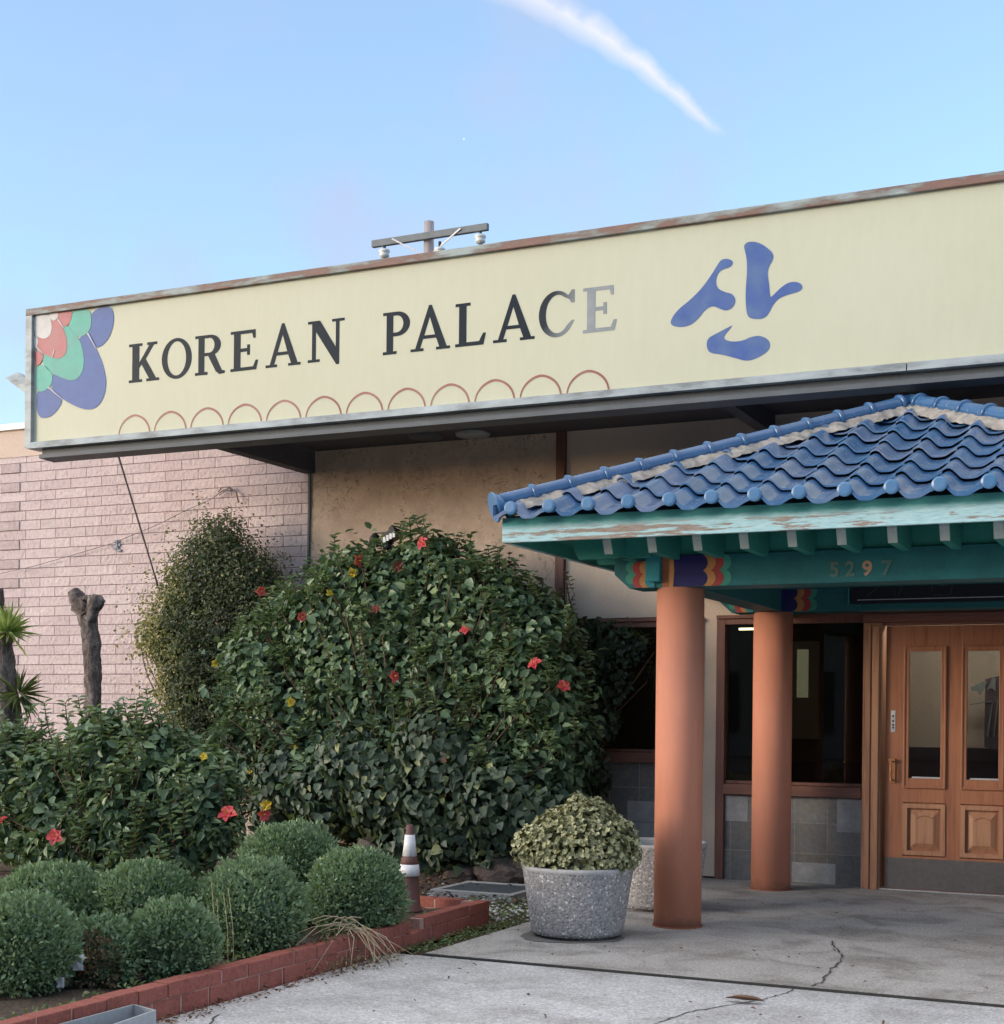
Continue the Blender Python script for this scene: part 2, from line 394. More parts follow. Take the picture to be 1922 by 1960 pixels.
MT['mortar'] = speck('pale_ridge_mortar', (0.31, 0.29, 0.265), 0.5, 14, 0.95, 0.6, 40, 0.1, 0.01)
for k, c in dict(b_green=(0.04, 0.24, 0.185), b_red=(0.30, 0.045, 0.045), b_ochre=(0.40, 0.19, 0.07), b_navy=(0.012, 0.014, 0.10), b_brown=(0.28, 0.10, 0.05), b_number=(0.36, 0.23, 0.16), b_number_faint=(0.10, 0.16, 0.13)).items():
    MT[k] = speck('painted_' + k[2:], c, 0.15, 9, 0.6, 0.1, 60)
MT['bf_num1'] = paint('worn_number_paint', (0.10, 0.135, 0.12), (0.03, 0.15, 0.15))
MT['board'] = plain('black_board', (0.010, 0.012, 0.022), 0.4)
MT['chalk'] = plain('grey_line_paint', (0.075, 0.085, 0.11), 0.6)
MT['lightline'] = plain('pale_metal_strip', (0.42, 0.45, 0.50), 0.4)
# ground
def concrete(name, base, stain):
    M = Mat(name, 0.85, 0.25)
    a = M.noise(0.55, 6, 0.6); b = M.noise(58, 4, 0.85); g = M.noise(30, 6, 0.75); d = M.noise(2.1, 6, 0.62, None, 0.7)
    c = M.ramp(a, [(0.35, tuple(x * 0.84 for x in base)), (0.65, tuple(x * 1.1 for x in base))])
    c = M.mix(M.ramp(d, [(0.45, (0, 0, 0)), (0.66, (0.8, 0.8, 0.8))]), c, stain)
    sp_ = M.ramp(b, [(0.32, (0.38, 0.38, 0.40)), (0.48, (1, 1, 1)), (0.66, (1.6, 1.58, 1.55))])
    c = M.mix(0.8, c, sp_, 'MULTIPLY')
    c = M.mix(0.6, c, M.ramp(g, [(0.3, (0.58, 0.58, 0.58)), (0.6, (1.15, 1.15, 1.15))]), 'MULTIPLY')
    M.col(c); M.bump(M.math('ADD', b, g), 0.55, 0.006)
    return M.m
MT['drive'] = concrete('driveway_concrete', (0.48, 0.48, 0.485), (0.31, 0.305, 0.30))
MT['slab'] = concrete('entrance_slab_concrete', (0.42, 0.405, 0.385), (0.20, 0.185, 0.165))
MT['crack'] = plain('dark_crack_dirt', (0.10, 0.095, 0.09), 0.95, 0.05)
MT['gap'] = plain('dark_joint_dirt', (0.05, 0.05, 0.047), 0.95, 0.05)
MT['stain'] = speck('damp_stain', (0.16, 0.15, 0.14), 0.3, 8, 0.85, 0.3, 90)
M = Mat('garden_soil', 0.95, 0.1)
a = M.noise(4, 6, 0.65); b = M.noise(45, 5, 0.7)
M.col(M.mix(0.6, M.ramp(a, [(0.3, (0.055, 0.042, 0.032)), (0.7, (0.14, 0.11, 0.085))]), M.ramp(b, [(0.3, (0.03, 0.024, 0.02)), (0.7, (0.2, 0.16, 0.13))])))
M.bump(b, 0.8, 0.03); MT['soil'] = M.m
M = Mat('red_painted_brick', 0.8, 0.2)
a = M.noise(7, 5); b = M.noise(50, 5)
c = M.ramp(a, [(0.3, (0.235, 0.075, 0.060)), (0.7, (0.32, 0.11, 0.088))])
c = M.mix(0.35, c, M.ramp(b, [(0.3, (0.13, 0.04, 0.035)), (0.7, (0.42, 0.16, 0.12))]))
M.col(c); M.bump(b, 0.5, 0.008); MT['redbrick'] = M.m
MT['brick_mortar'] = speck('reddish_mortar', (0.40, 0.24, 0.21), 0.25, 20, 0.95, 0.5, 60)
M = Mat('exposed_aggregate', 0.8, 0.3)
vo = N(M.t, 'ShaderNodeTexVoronoi'); vo.inputs['Scale'].default_value = 62; L(M.t, M.co(), vo.inputs['Vector'])
vc = N(M.t, 'ShaderNodeSeparateColor'); L(M.t, vo.outputs['Color'], vc.inputs[0])
c = M.ramp(vc.outputs[0], [(0.0, (0.16, 0.155, 0.155)), (0.35, (0.29, 0.28, 0.275)), (0.62, (0.38, 0.36, 0.35)), (0.88, (0.45, 0.41, 0.38)), (0.97, (0.75, 0.73, 0.70))])
c = M.mix(M.ramp(vo.outputs['Distance'], [(0.35, (0, 0, 0)), (0.6, (0.7, 0.7, 0.7))]), c, (0.29, 0.285, 0.285))
M.col(c); M.bump(vo.outputs['Distance'], 0.6, -0.008); MT['aggregate'] = M.m
MT['pot_rim'] = speck('pot_rim_concrete', (0.40, 0.39, 0.38), 0.15, 12, 0.8, 0.3, 60)
M = Mat('grey_brown_bark', 0.9, 0.15)
a = M.noise(9, 6, 0.7, M.co((1, 1, 0.5)), 1.2); b = M.noise(26, 5, 0.65, M.co((1, 1, 0.4)))
c = M.ramp(a, [(0.36, (0.045, 0.036, 0.033)), (0.5, (0.18, 0.150, 0.138)), (0.64, (0.38, 0.33, 0.305))])
M.col(M.mix(0.35, c, M.ramp(b, [(0.3, (0.05, 0.04, 0.038)), (0.65, (0.36, 0.305, 0.28))]))); M.bump(M.math('ADD', a, b), 1.0, 0.05); MT['bark'] = M.m
MT['twig'] = speck('brown_twig', (0.10, 0.065, 0.045), 0.25, 20, 0.9, 0.2, 60)
MT['straw'] = speck('dry_straw', (0.42, 0.35, 0.23), 0.25, 20, 0.9, 0.1, 60)
MT['rock'] = speck('brown_grey_rock', (0.115, 0.09, 0.082), 0.35, 7, 0.95, 0.8, 35, 0.1, 0.02)
MT['gravel_m'] = speck('white_grey_gravel', (0.42, 0.42, 0.42), 0.35, 40, 0.9, 0.2, 80)
MT['cone_body'] = speck('faded_brown_cone', (0.135, 0.068, 0.062), 0.12, 12, 0.6, 0.1, 60)
M = Mat('dirty_white_band', 0.5, 0.4)
a = M.noise(16, 6, 0.7, M.co((1, 1, 3)))
M.col(M.ramp(a, [(0.30, (0.30, 0.28, 0.26)), (0.42, (0.66, 0.67, 0.69)), (0.7, (0.78, 0.80, 0.83))])); MT['cone_white'] = M.m
MT['pole'] = wood('weathered_pole_wood', (0.36, 0.33, 0.345), (0.23, 0.21, 0.22), 0.9, 'z', 0.1)
MT['crossarm'] = speck('dark_crossarm_wood', (0.17, 0.19, 0.21), 0.2, 3, 0.9, 0.1, 20)
MT['porcelain'] = plain('grey_porcelain', (0.56, 0.60, 0.62), 0.35, 0.5)
MT['brace_m'] = plain('galvanised_brace', (0.55, 0.57, 0.62), 0.5, 0.5)
MT['wire'] = plain('grey_wire', (0.20, 0.17, 0.17), 0.6)
MT['paper'] = plain('pale_paper', (0.66, 0.69, 0.74), 0.7)
MT['spray'] = speck('faint_blue_grey_mark', (0.34, 0.36, 0.40), 0.2, 20, 0.9, 0.1, 60)
MT['grey_tray'] = speck('galvanised_tray', (0.34, 0.36, 0.38), 0.15, 5, 0.5, 0.1, 40, 0.5)
MT['deadleaf'] = speck('dead_brown_leaf', (0.17, 0.10, 0.065), 0.3, 20, 0.9, 0.2, 60)
MT['asphalt'] = speck('street_asphalt', (0.055, 0.055, 0.058), 0.15, 1.5, 0.9, 0.3, 80)
M = Mat('tube_glow'); M.b.inputs['Emission Color'].default_value = (1.0, 0.80, 0.36, 1); M.b.inputs['Emission Strength'].default_value = 3.0; MT['tube'] = M.m
M = Mat('door_tube_glow'); M.b.inputs['Emission Color'].default_value = (1.0, 0.86, 0.70, 1); M.b.inputs['Emission Strength'].default_value = 40.0; MT['tube_door'] = M.m
M = Mat('lit_doorway_glow'); M.b.inputs['Base Color'].default_value = (.5, .45, .3, 1); M.b.inputs['Emission Color'].default_value = (1.0, 0.92, 0.55, 1); M.b.inputs['Emission Strength'].default_value = 0.06; MT['lit_door'] = M.m
# foliage
MT['f_hib'] = leafmat('hibiscus_leaf', [(0.0, (0.055, 0.10, 0.062)), (0.45, (0.125, 0.205, 0.115)), (0.8, (0.20, 0.29, 0.155)), (1.0, (0.28, 0.36, 0.18))], 0.36)
MT['f_ivy'] = leafmat('ivy_leaf', [(0.0, (0.026, 0.048, 0.034)), (0.6, (0.080, 0.122, 0.084)), (0.92, (0.15, 0.195, 0.13)), (1.0, (0.29, 0.32, 0.15))], 0.45)
MT['f_vine'] = leafmat('window_vine_leaf', [(0.0, (0.018, 0.032, 0.022)), (0.7, (0.038, 0.068, 0.036)), (1.0, (0.065, 0.10, 0.05))], 0.45)
MT['f_bush'] = leafmat('clipped_shrub_leaf', [(0.0, (0.075, 0.125, 0.075)), (0.5, (0.185, 0.285, 0.160)), (1.0, (0.30, 0.40, 0.23))], 0.55)
MT['f_bushdead'] = leafmat('dead_shrub_leaf', [(0.0, (0.07, 0.052, 0.035)), (0.5, (0.18, 0.13, 0.075)), (1.0, (0.32, 0.25, 0.15))], 0.7, 0.1)
MT['f_small'] = leafmat('small_leaf', [(0.0, (0.038, 0.052, 0.034)), (0.5, (0.10, 0.135, 0.070)), (0.8, (0.20, 0.215, 0.095)), (1.0, (0.38, 0.34, 0.14))], 0.5)
MT['f_jade'] = leafmat('succulent_leaf', [(0.0, (0.14, 0.15, 0.07)), (0.5, (0.37, 0.37, 0.20)), (1.0, (0.58, 0.56, 0.36))], 0.42, 0.1)
MT['f_yucca'] = leafmat('yucca_blade', [(0.0, (0.22, 0.32, 0.09)), (0.6, (0.38, 0.52, 0.16)), (1.0, (0.55, 0.62, 0.25))], 0.45, 0.4)
MT['f_yuccadark'] = leafmat('dark_yucca_blade', [(0.0, (0.05, 0.075, 0.035)), (1.0, (0.13, 0.18, 0.075))], 0.45)
MT['f_grass'] = leafmat('weed_leaf', [(0.0, (0.06, 0.10, 0.04)), (1.0, (0.19, 0.26, 0.11))], 0.6)
MT['f_red'] = leafmat('red_petal', [(0.0, (0.56, 0.05, 0.07)), (1.0, (0.76, 0.11, 0.13))], 0.5, 0.3)
MT['f_dkred'] = leafmat('faded_red_petal', [(0.0, (0.16, 0.03, 0.03)), (1.0, (0.24, 0.05, 0.045))], 0.6, 0.2)
MT['f_yellow'] = leafmat('yellow_petal', [(0.0, (0.75, 0.52, 0.03)), (1.0, (0.85, 0.68, 0.10))], 0.5, 0.3)

# ------------------------------------------------------------------ builders
def link(o, parent=None):
    COL.objects.link(o)
    if parent is not None: o.parent = parent
    return o
ROOT = {}
def tag(o, label=None, cat=None, group=None, kind=None):
    if label: o['label'] = label
    if cat: o['category'] = cat
    if group: o['group'] = group
    if kind: o['kind'] = kind
    return o
def thing(name, label, cat, loc=(0, 0, 0), group=None):
    o = bpy.data.objects.new(name, None); o.empty_display_size = 0.2
    link(o); o.location = loc; ROOT[o.name] = Vector(loc)
    return tag(o, label, cat, group)
def base_of(parent):
    while parent is not None and parent.parent is not None: parent = parent.parent
    return Vector(parent.location) if parent is not None else Vector((0, 0, 0))

class MB:
    def __init__(s): s.v = []; s.f = []
    def add(s, v, f):
        o = len(s.v); s.v += [tuple(p) for p in v]; s.f += [tuple(i + o for i in q) for q in f]; return s
    def box(s, x0, x1, y0, y1, z0, z1):
        v = [(x0, y0, z0), (x1, y0, z0), (x1, y1, z0), (x0, y1, z0), (x0, y0, z1), (x1, y0, z1), (x1, y1, z1), (x0, y1, z1)]
        return s.add(v, [(0, 3, 2, 1), (4, 5, 6, 7), (0, 1, 5, 4), (1, 2, 6, 5), (2, 3, 7, 6), (3, 0, 4, 7)])
    def bar(s, a, b, w, h, up=(0, 0, 1)):
        a = Vector(a); b = Vector(b); d = (b - a).normalized(); u = Vector(up)
        r = d.cross(u).normalized(); u = r.cross(d)
        v = []
        for p in (a, b):
            for sx, sy in ((-1, -1), (1, -1), (1, 1), (-1, 1)): v.append(p + r * (sx * w / 2) + u * (sy * h / 2))
        return s.add(v, [(0, 3, 2, 1), (4, 5, 6, 7), (0, 1, 5, 4), (1, 2, 6, 5), (2, 3, 7, 6), (3, 0, 4, 7)])
    def tube(s, pts, rad, n=10, cap=True, flat=1.0):
        pts = [Vector(p) for p in pts]; k = len(pts)
        if not hasattr(rad, '__len__'): rad = [rad] * k
        v = []; f = []
        for i, p in enumerate(pts):
            d = (pts[min(i + 1, k - 1)] - pts[max(i - 1, 0)]).normalized()
            a = Vector((0, 0, 1)) if abs(d.z) < 0.95 else Vector((1, 0, 0))
            r = d.cross(a).normalized(); u = r.cross(d)
            for j in range(n):
                t = 2 * PI * j / n
                v.append(p + (r * math.cos(t) + u * math.sin(t) * flat) * rad[i])
        for i in range(k - 1):
            for j in range(n):
                f.append((i * n + j, i * n + (j + 1) % n, (i + 1) * n + (j + 1) % n, (i + 1) * n + j))
        if cap:
            f.append(tuple(range(n - 1, -1, -1))); f.append(tuple((k - 1) * n + j for j in range(n)))
        return s.add(v, f)
    def lathe(s, prof, c=(0, 0, 0), n=48, cap_top=False, cap_bot=True):
        v = []; f = []; k = len(prof)
        for r, z in prof:
            for j in range(n):
                t = 2 * PI * j / n
                v.append((c[0] + r * math.cos(t), c[1] + r * math.sin(t), c[2] + z))
        for i in range(k - 1):
            for j in range(n):
                f.append((i * n + j, i * n + (j + 1) % n, (i + 1) * n + (j + 1) % n, (i + 1) * n + j))
        if cap_bot: f.append(tuple(range(n - 1, -1, -1)))
        if cap_top: f.append(tuple((k - 1) * n + j for j in range(n)))
        return s.add(v, f)
    def prism(s, poly, off):
        """closed polygon of 3-d points pushed along off"""
        n = len(poly); p = [Vector(q) for q in poly]; o = Vector(off)
        v = p + [q + o for q in p]
        f = [tuple(range(n)), tuple(range(2 * n - 1, n - 1, -1))]
        for i in range(n): f.append((i, i + n, (i + 1) % n + n, (i + 1) % n))
        return s.add(v, f)
    def build(s, name, mat, parent=None, smooth=False, bevel=0.0, base=None, fix=True):
        b = base_of(parent) if base is None else Vector(base)
        me = bpy.data.meshes.new(name)
        me.from_pydata([(p[0] - b.x, p[1] - b.y, p[2] - b.z) for p in s.v], [], s.f)
        me.materials.append(mat)
        if fix or bevel > 0:
            bm = bmesh.new(); bm.from_mesh(me)
            if fix: bmesh.ops.recalc_face_normals(bm, faces=bm.faces)
            if bevel > 0:
                bmesh.ops.bevel(bm, geom=[e for e in bm.edges if e.is_manifold and e.calc_face_angle(0) > 0.5], offset=bevel, segments=2, profile=0.5, affect='EDGES', clamp_overlap=True)
            bm.to_mesh(me); bm.free()
        if smooth:
            for p in me.polygons: p.use_smooth = True
        o = bpy.data.objects.new(name, me)
        link(o, parent)
        if parent is None and base is not None: o.location = b
        return o

def np_mesh(name, V, F, mat, parent=None, tint=None, smooth=False, base=None):
    """V (n,3) array, F (m,4) array of quads"""
    b = np.array(base_of(parent) if base is None else base)
    V = np.asarray(V, dtype=np.float32) - b.astype(np.float32)
    me = bpy.data.meshes.new(name)
    me.vertices.add(len(V)); me.vertices.foreach_set('co', V.ravel())
    nf = len(F)
    me.loops.add(nf * 4); me.loops.foreach_set('vertex_index', np.asarray(F, dtype=np.int32).ravel())
    me.polygons.add(nf)
    me.polygons.foreach_set('loop_start', np.arange(0, nf * 4, 4, dtype=np.int32))
    try: me.polygons.foreach_set('loop_total', np.full(nf, 4, dtype=np.int32))
    except Exception: pass
    if smooth: me.polygons.foreach_set('use_smooth', np.ones(nf, dtype=bool))
    me.update(calc_edges=True); me.validate()
    if tint is not None:
        a = me.attributes.new('tint', 'FLOAT', 'POINT'); a.data.foreach_set('value', np.asarray(tint, dtype=np.float32))
    me.materials.append(mat)
    o = bpy.data.objects.new(name, me)
    link(o, parent)
    if parent is None and base is not None: o.location = base
    return o

def unit(a): return a / np.maximum(np.linalg.norm(a, axis=-1, keepdims=True), 1e-9)
SHAPES = {  # along, half width at two stations, fold, droop
    'ovate': ((0.30, 0.50), (0.68, 0.36)), 'heart': ((0.16, 0.52), (0.58, 0.40)),
    'round': ((0.22, 0.45), (0.80, 0.42)), 'blade': ((0.15, 0.5), (0.6, 0.38))}
def leaf_cloud(P, Nn, D, Ln, Wd, shape='ovate', fold=0.12, droop=0.12):
    n = len(P); Nn = unit(Nn); D = unit(D - (D * Nn).sum(1, keepdims=True) * Nn); S = np.cross(Nn, D)
    (a1, w1), (a2, w2) = SHAPES[shape]
    Ln = Ln[:, None]; Wd = Wd[:, None]
    def pt(a, w, h): return P + D * Ln * a + S * Wd * w + Nn * Ln * h
    vs = np.stack([pt(0, 0, 0), pt(a1, -w1, fold), pt(a2, -w2, fold - droop * 0.4), pt(1, 0, -droop), pt(a2, w2, fold - droop * 0.4), pt(a1, w1, fold)], 1)
    V = vs.reshape(-1, 3)
    o = (np.arange(n) * 6)[:, None]
    F = np.concatenate([o + np.array([0, 1, 2, 3]), o + np.array([0, 3, 4, 5])], 0)
    return V, F

def rnd_unit(n):
    return unit(RNG.normal(size=(n, 3)))
def blob_shell(blobs, n, inner=0.72, outer=1.06, bury=0.80, bumps=0.0, strag=0.0):
    """blobs: (c, (rx,ry,rz)) - random points near the surface of their union, with outward normals"""
    area = np.array([(b[1][0] * b[1][1] + b[1][1] * b[1][2] + b[1][0] * b[1][2]) for b in blobs]); area /= area.sum()
    idx = RNG.choice(len(blobs), size=n, p=area)
    C = np.array([b[0] for b in blobs]); Rr = np.array([b[1] for b in blobs])
    u = rnd_unit(n)
    k = inner + (outer - inner) * RNG.random(n) ** 0.6
    if bumps: k = k + bumps * (np.sin(u[:, 0] * 7 + idx) * np.sin(u[:, 2] * 8 + 2 * idx) * np.cos(u[:, 1] * 6))
    if strag:
        q = np.sin(u[:, 0] * 11 + idx * 1.7) * np.sin(u[:, 2] * 13 + idx) * np.sin(u[:, 1] * 9 + 3 * idx)
        k = k + strag * np.clip(q, 0, 1) * RNG.random(n) * 2.2
    P = C[idx] + u * Rr[idx] * k[:, None]
    No = unit(u / Rr[idx])
    keep = np.ones(n, bool)
    for c, r in zip(C, Rr):
        q = (((P - c) / r) ** 2).sum(1) < bury ** 2
        keep &= ~q | False
    # a point deep inside its own blob is never rejected by that same blob (k>=inner>=bury handled by caller)
    return P[keep], No[keep]

def pblob(x, y, r, Y, sy=1.0, flat=None):
    c = at(x, y, Y); R = r * depth(c) / FPX
    return (tuple(c), (R, min(R * sy, flat) if flat else R * sy, R))
def hit_blobs(x, y, blobs, push=0.04):
    """where the line of sight to a flower meets the plant"""
    o = np.array((0, 0, EYE)); d = np.array(ray(x, y).normalized()); best = None
    for c, r in blobs:
        oc = (o - np.array(c)) / np.array(r); dd = d / np.array(r)
        A = dd @ dd; B = 2 * oc @ dd; Cc = oc @ oc - 1
        q = B * B - 4 * A * Cc
        if q > 0:
            t = (-B - math.sqrt(q)) / (2 * A)
            if best is None or t < best: best = t
    if best is None:
        c = min(blobs, key=lambda b: np.linalg.norm(np.cross(np.array(b[0]) - o, d)))[0]
        best = (np.array(c) - o) @ d
    return Vector(o + d * (best - push))

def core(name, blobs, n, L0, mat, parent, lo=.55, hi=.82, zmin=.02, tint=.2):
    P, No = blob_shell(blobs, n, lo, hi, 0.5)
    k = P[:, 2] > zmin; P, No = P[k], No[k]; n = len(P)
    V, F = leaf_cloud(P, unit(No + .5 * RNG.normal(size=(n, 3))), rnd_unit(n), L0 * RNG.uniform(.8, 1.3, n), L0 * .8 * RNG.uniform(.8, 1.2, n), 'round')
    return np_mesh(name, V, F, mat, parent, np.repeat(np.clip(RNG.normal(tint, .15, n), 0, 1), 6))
def foliage(name, blobs, n, L0, W0, mat, parent, shape='ovate', inner=.80, outer=1.06, bury=.78, upw=.35, drop=.6, tm=.45, ts=.22, tintf=None, zmin=0.02, cull=True, bumps=.05, rand=.55, strag=.0):
    P, No = blob_shell(blobs, n, inner, outer, bury, bumps, strag)
    k = P[:, 2] > zmin
    if cull:                       # thin out the side against the wall
        k &= (No[:, 1] < 0.45) | (RNG.random(len(P)) < .35)
    P, No = P[k], No[k]
    n = len(P)
    Nl = unit(No + [0, 0, upw] + rand * RNG.normal(size=(n, 3)))
    D = unit(No * .5 + np.array([0, 0, -drop]) + .7 * RNG.normal(size=(n, 3)))
    Ln = L0 * RNG.uniform(.55, 1.2, n); Wd = W0 * RNG.uniform(.7, 1.15, n) * Ln / L0
    V, F = leaf_cloud(P, Nl, D, Ln, Wd, shape)
    t = RNG.normal(tm, ts, n)
    if tintf is not None: t = t + tintf(P)
    return np_mesh(name, V, F, mat, parent, np.repeat(np.clip(t, 0, 1), 6))
def weld(o):
    bm = bmesh.new(); bm.from_mesh(o.data); bmesh.ops.remove_doubles(bm, verts=bm.verts, dist=1e-5); bm.to_mesh(o.data); bm.free(); return o
def stems(name, base, targets, r0, mat, parent, seed=1):
    rr = random.Random(seed); mb_ = MB(); base = Vector(base)
    for t in targets:
        t = Vector(t); b = base + Vector((rr.uniform(-.12, .12), rr.uniform(-.08, .08), 0))
        mid = b.lerp(t, .5) + Vector((rr.uniform(-.12, .12), rr.uniform(-.08, .08), rr.uniform(0, .12)))
        pts = [b.lerp(mid, k / 4) if k <= 4 else mid.lerp(t, (k - 4) / 4) for k in range(9)]
        mb_.tube([base + Vector((0, 0, -.03))] + pts, [1e-6] + [r0 * (1 - .085 * k) for k in range(9)], 7, False)
    return weld(mb_.build(name, mat, parent, True))
def shoots(name, tops, mat, parent, n=9, L0=.07, W0=.045, ln=.3, tint=.5, seed=2):
    """upright leafy shoots that break the outline"""
    rr = random.Random(seed); P = []; Nn = []; D = []; mb_ = MB()
    for tp in tops:
        tp = Vector(tp); lean = Vector((rr.uniform(-.12, .12), rr.uniform(-.1, .05), 0)); b = tp - Vector((0, 0, ln)) - lean
        root = base_of(parent)
        mb_.tube([root, root.lerp(b, .4) + Vector((0, 0, .1)), b, b.lerp(tp, .5) + lean * .15, tp], [1e-6, .007, .006, .005, .003], 5, False)
        for i in range(n):
            t = .25 + .75 * i / (n - 1); p = b.lerp(tp, t); a = rr.uniform(0, 2 * PI)
            o_ = Vector((math.cos(a), math.sin(a), 0))
            for sgn in (1, -1):
                P.append(p); dd = o_ * sgn + Vector((0, 0, rr.uniform(-.1, .55))); D.append(dd); Nn.append(Vector((0, 0, 1)) - o_ * sgn * .4 + Vector((rr.uniform(-.4, .4), rr.uniform(-.5, .1), 0)))
    P = np.array(P); n_ = len(P)
    V, F = leaf_cloud(P, np.array(Nn), np.array(D), L0 * RNG.uniform(.5, 1.1, n_), W0 * RNG.uniform(.6, 1.1, n_))
    np_mesh(name, V, F, mat, parent, np.repeat(np.clip(RNG.normal(tint, .2, n_), 0, 1), 6))
    weld(mb_.build('shoot_stem', MT['twig'], parent, True))
def sprigs(blobs, n, parent, mat, L0, W0, ln=.26, tint=.6, seed=40, lift=.10):
    """sprays of young leaves that stand out of the face and top of a bush"""
    P, No = blob_shell(blobs, n * 6, .95, 1.0, .9)
    k = (No[:, 1] < .1) & (P[:, 2] > .35); P, No = P[k][:n], No[k][:n]
    tops_ = [tuple(p + q * lift + np.array((0, -.02, .10))) for p, q in zip(P, No)]
    shoots('sprig_leaves', tops_, mat, parent, 6, L0, W0, ln, tint, seed)
FLOWERS = {}
def flower(pos, mat, size, parent, face, name='flower'):
    rr = RNG; f = np.array(face); f = f / np.linalg.norm(f)
    a = np.array((0, 0, 1.0)); s_ = np.cross(f, a); s_ /= np.linalg.norm(s_); u = np.cross(s_, f)
    k = 5; off = rr.uniform(0, 6); P = []; Nn = []; D = []
    for i in range(k):
        t = off + 2 * PI * i / k; d_ = s_ * math.cos(t) + u * math.sin(t)
        P.append(np.array(pos)); D.append(d_ + f * .45); Nn.append(f - d_ * .4)
    V, F = leaf_cloud(np.array(P), np.array(Nn), np.array(D), np.full(k, size * .54) * rr.uniform(.7, 1.15, k), size * .46 * rr.uniform(.75, 1.1, k), 'round', .16, .30)
    o = np_mesh(name, V, F, mat, parent, np.repeat(rr.random(k), 6))
    MB().tube([Vector(pos), Vector(pos) + Vector(f) * size * .5], [size * .035, size * .02], 6).build('stamen', MT['f_yellow'] if mat != MT['f_yellow'] else MT['f_red'], o, True)
    return o
def add_flowers(lst, blobs, parent, push=.19):
    for x, y, kind, sz in lst:
        p = hit_blobs(x, y, blobs, push * random.uniform(.6, 1.1))
        f = (Vector((0, 0, EYE)) - p).normalized() + Vector((random.uniform(-.9, .9), random.uniform(-.3, .3), random.uniform(-.4, .8)))
        flower(p, MT[{'r': 'f_red', 'y': 'f_yellow', 'd': 'f_dkred'}[kind]], sz, parent, f)

# ================================================================== SETTING
g = MB().box(-400, 400, -300, 700, -0.6, -0.055).build('ground', MT['soil']); tag(g, kind='structure')
st_ = MB().box(-400, 400, -300, -14, -0.05, -0.02).build('street', MT['asphalt']); tag(st_, kind='structure')
# driveway: left edge runs along the brick border
dv = MB().prism([(-4.72, -14, -0.2), (60, -14, -0.2), (60, 8.388, -0.2), (-4.72, 8.388, -0.2)], (0, 0, 0.187)).build('driveway', MT['drive']); tag(dv, kind='structure')
sb = MB().prism([(-4.50, 8.422, -0.2), (60, 8.422, -0.2), (60, 13.70, -0.2), (-4.47, 13.70, -0.2), (-4.50, 10.6, -0.2)], (0, 0, 0.2)).build('entrance_slab', MT['slab']); tag(sb, kind='structure')
gj = MB().box(-4.5, 40, 8.389, 8.4205, -0.2, -0.002).build('slab_joint', MT['gap']); tag(gj, kind='structure')

def ribbon(name, pts, w, mat, z=0.004, seed=1):
    rr = random.Random(seed); mb = MB(); P = []
    fine = []
    for i in range(len(pts) - 1):
        for k in range(6):
            t = k / 6; fine.append((pts[i][0] * (1 - t) + pts[i + 1][0] * t + rr.uniform(-.012, .012), pts[i][1] * (1 - t) + pts[i + 1][1] * t + rr.uniform(-.012, .012)))
    fine.append(pts[-1][:2])
    v = []; f = []
    for i, p in enumerate(fine):
        a = fine[max(i - 1, 0)]; b = fine[min(i + 1, len(fine) - 1)]
        dx, dy = b[0] - a[0], b[1] - a[1]; l = math.hypot(dx, dy) or 1
        ww = w * rr.uniform(0.35, 1.2) * (0.3 if i in (0, len(fine) - 1) else 1)
        v += [(p[0] - dy / l * ww, p[1] + dx / l * ww, z), (p[0] + dy / l * ww, p[1] - dx / l * ww, z)]
    for i in range(len(fine) - 1): f.append((2 * i, 2 * i + 1, 2 * i + 3, 2 * i + 2))
    mb.add(v, f)
    o = mb.build(name, mat); return tag(o, kind='structure')
ribbon('pavement_crack', [(-2.62, 6.6), (-2.469, 7.037), (-2.436, 7.269), (-2.393, 7.49), (-2.265, 7.735), (-2.151, 7.981), (-2.08, 8.212), (-2.071, 8.385)], 0.006, MT['crack'], -0.010, 3)
ribbon('pavement_crack', [(-1.985, 8.44), (-1.955, 8.619), (-2.003, 9.036), (-2.015, 9.308), (-2.039, 9.589), (-2.154, 9.883), (-2.262, 10.254)], 0.008, MT['crack'], seed=5)
ribbon('pavement_crack', [(-4.55, 6.25), (-4.40, 5.95), (-4.22, 5.75), (-4.1, 5.4)], 0.006, MT['crack'], -0.010, 6)

# ================================================================== BUILDING
WY = 13.65
B = thing('restaurant_building', 'single storey restaurant building with pink block wall, beige stucco and dark windows', 'building', (-4.0, WY, 0))
MB().box(-26, -8.80, WY, WY + 0.25, -0.1, 4.64).build('block_wall', MT['block'], B)
q = MB()
for k in range(0, 40):
    if k % 2 == 0: q.box(-13.25, -12.95, WY - 0.012, WY, k * 0.117 + 0.006, k * 0.117 + 0.111)
q.build('dark_quoin', MT['block_dark'], B)
MB().box(-26, -8.80, WY - 0.01, WY + 0.25, 4.64, 4.97).build('parapet', MT['tan_parapet'], B)
MB().box(-26, -8.80, WY - 0.05, WY + 0.3, 4.97, 5.045).build('parapet_cap', MT['white_cap'], B)
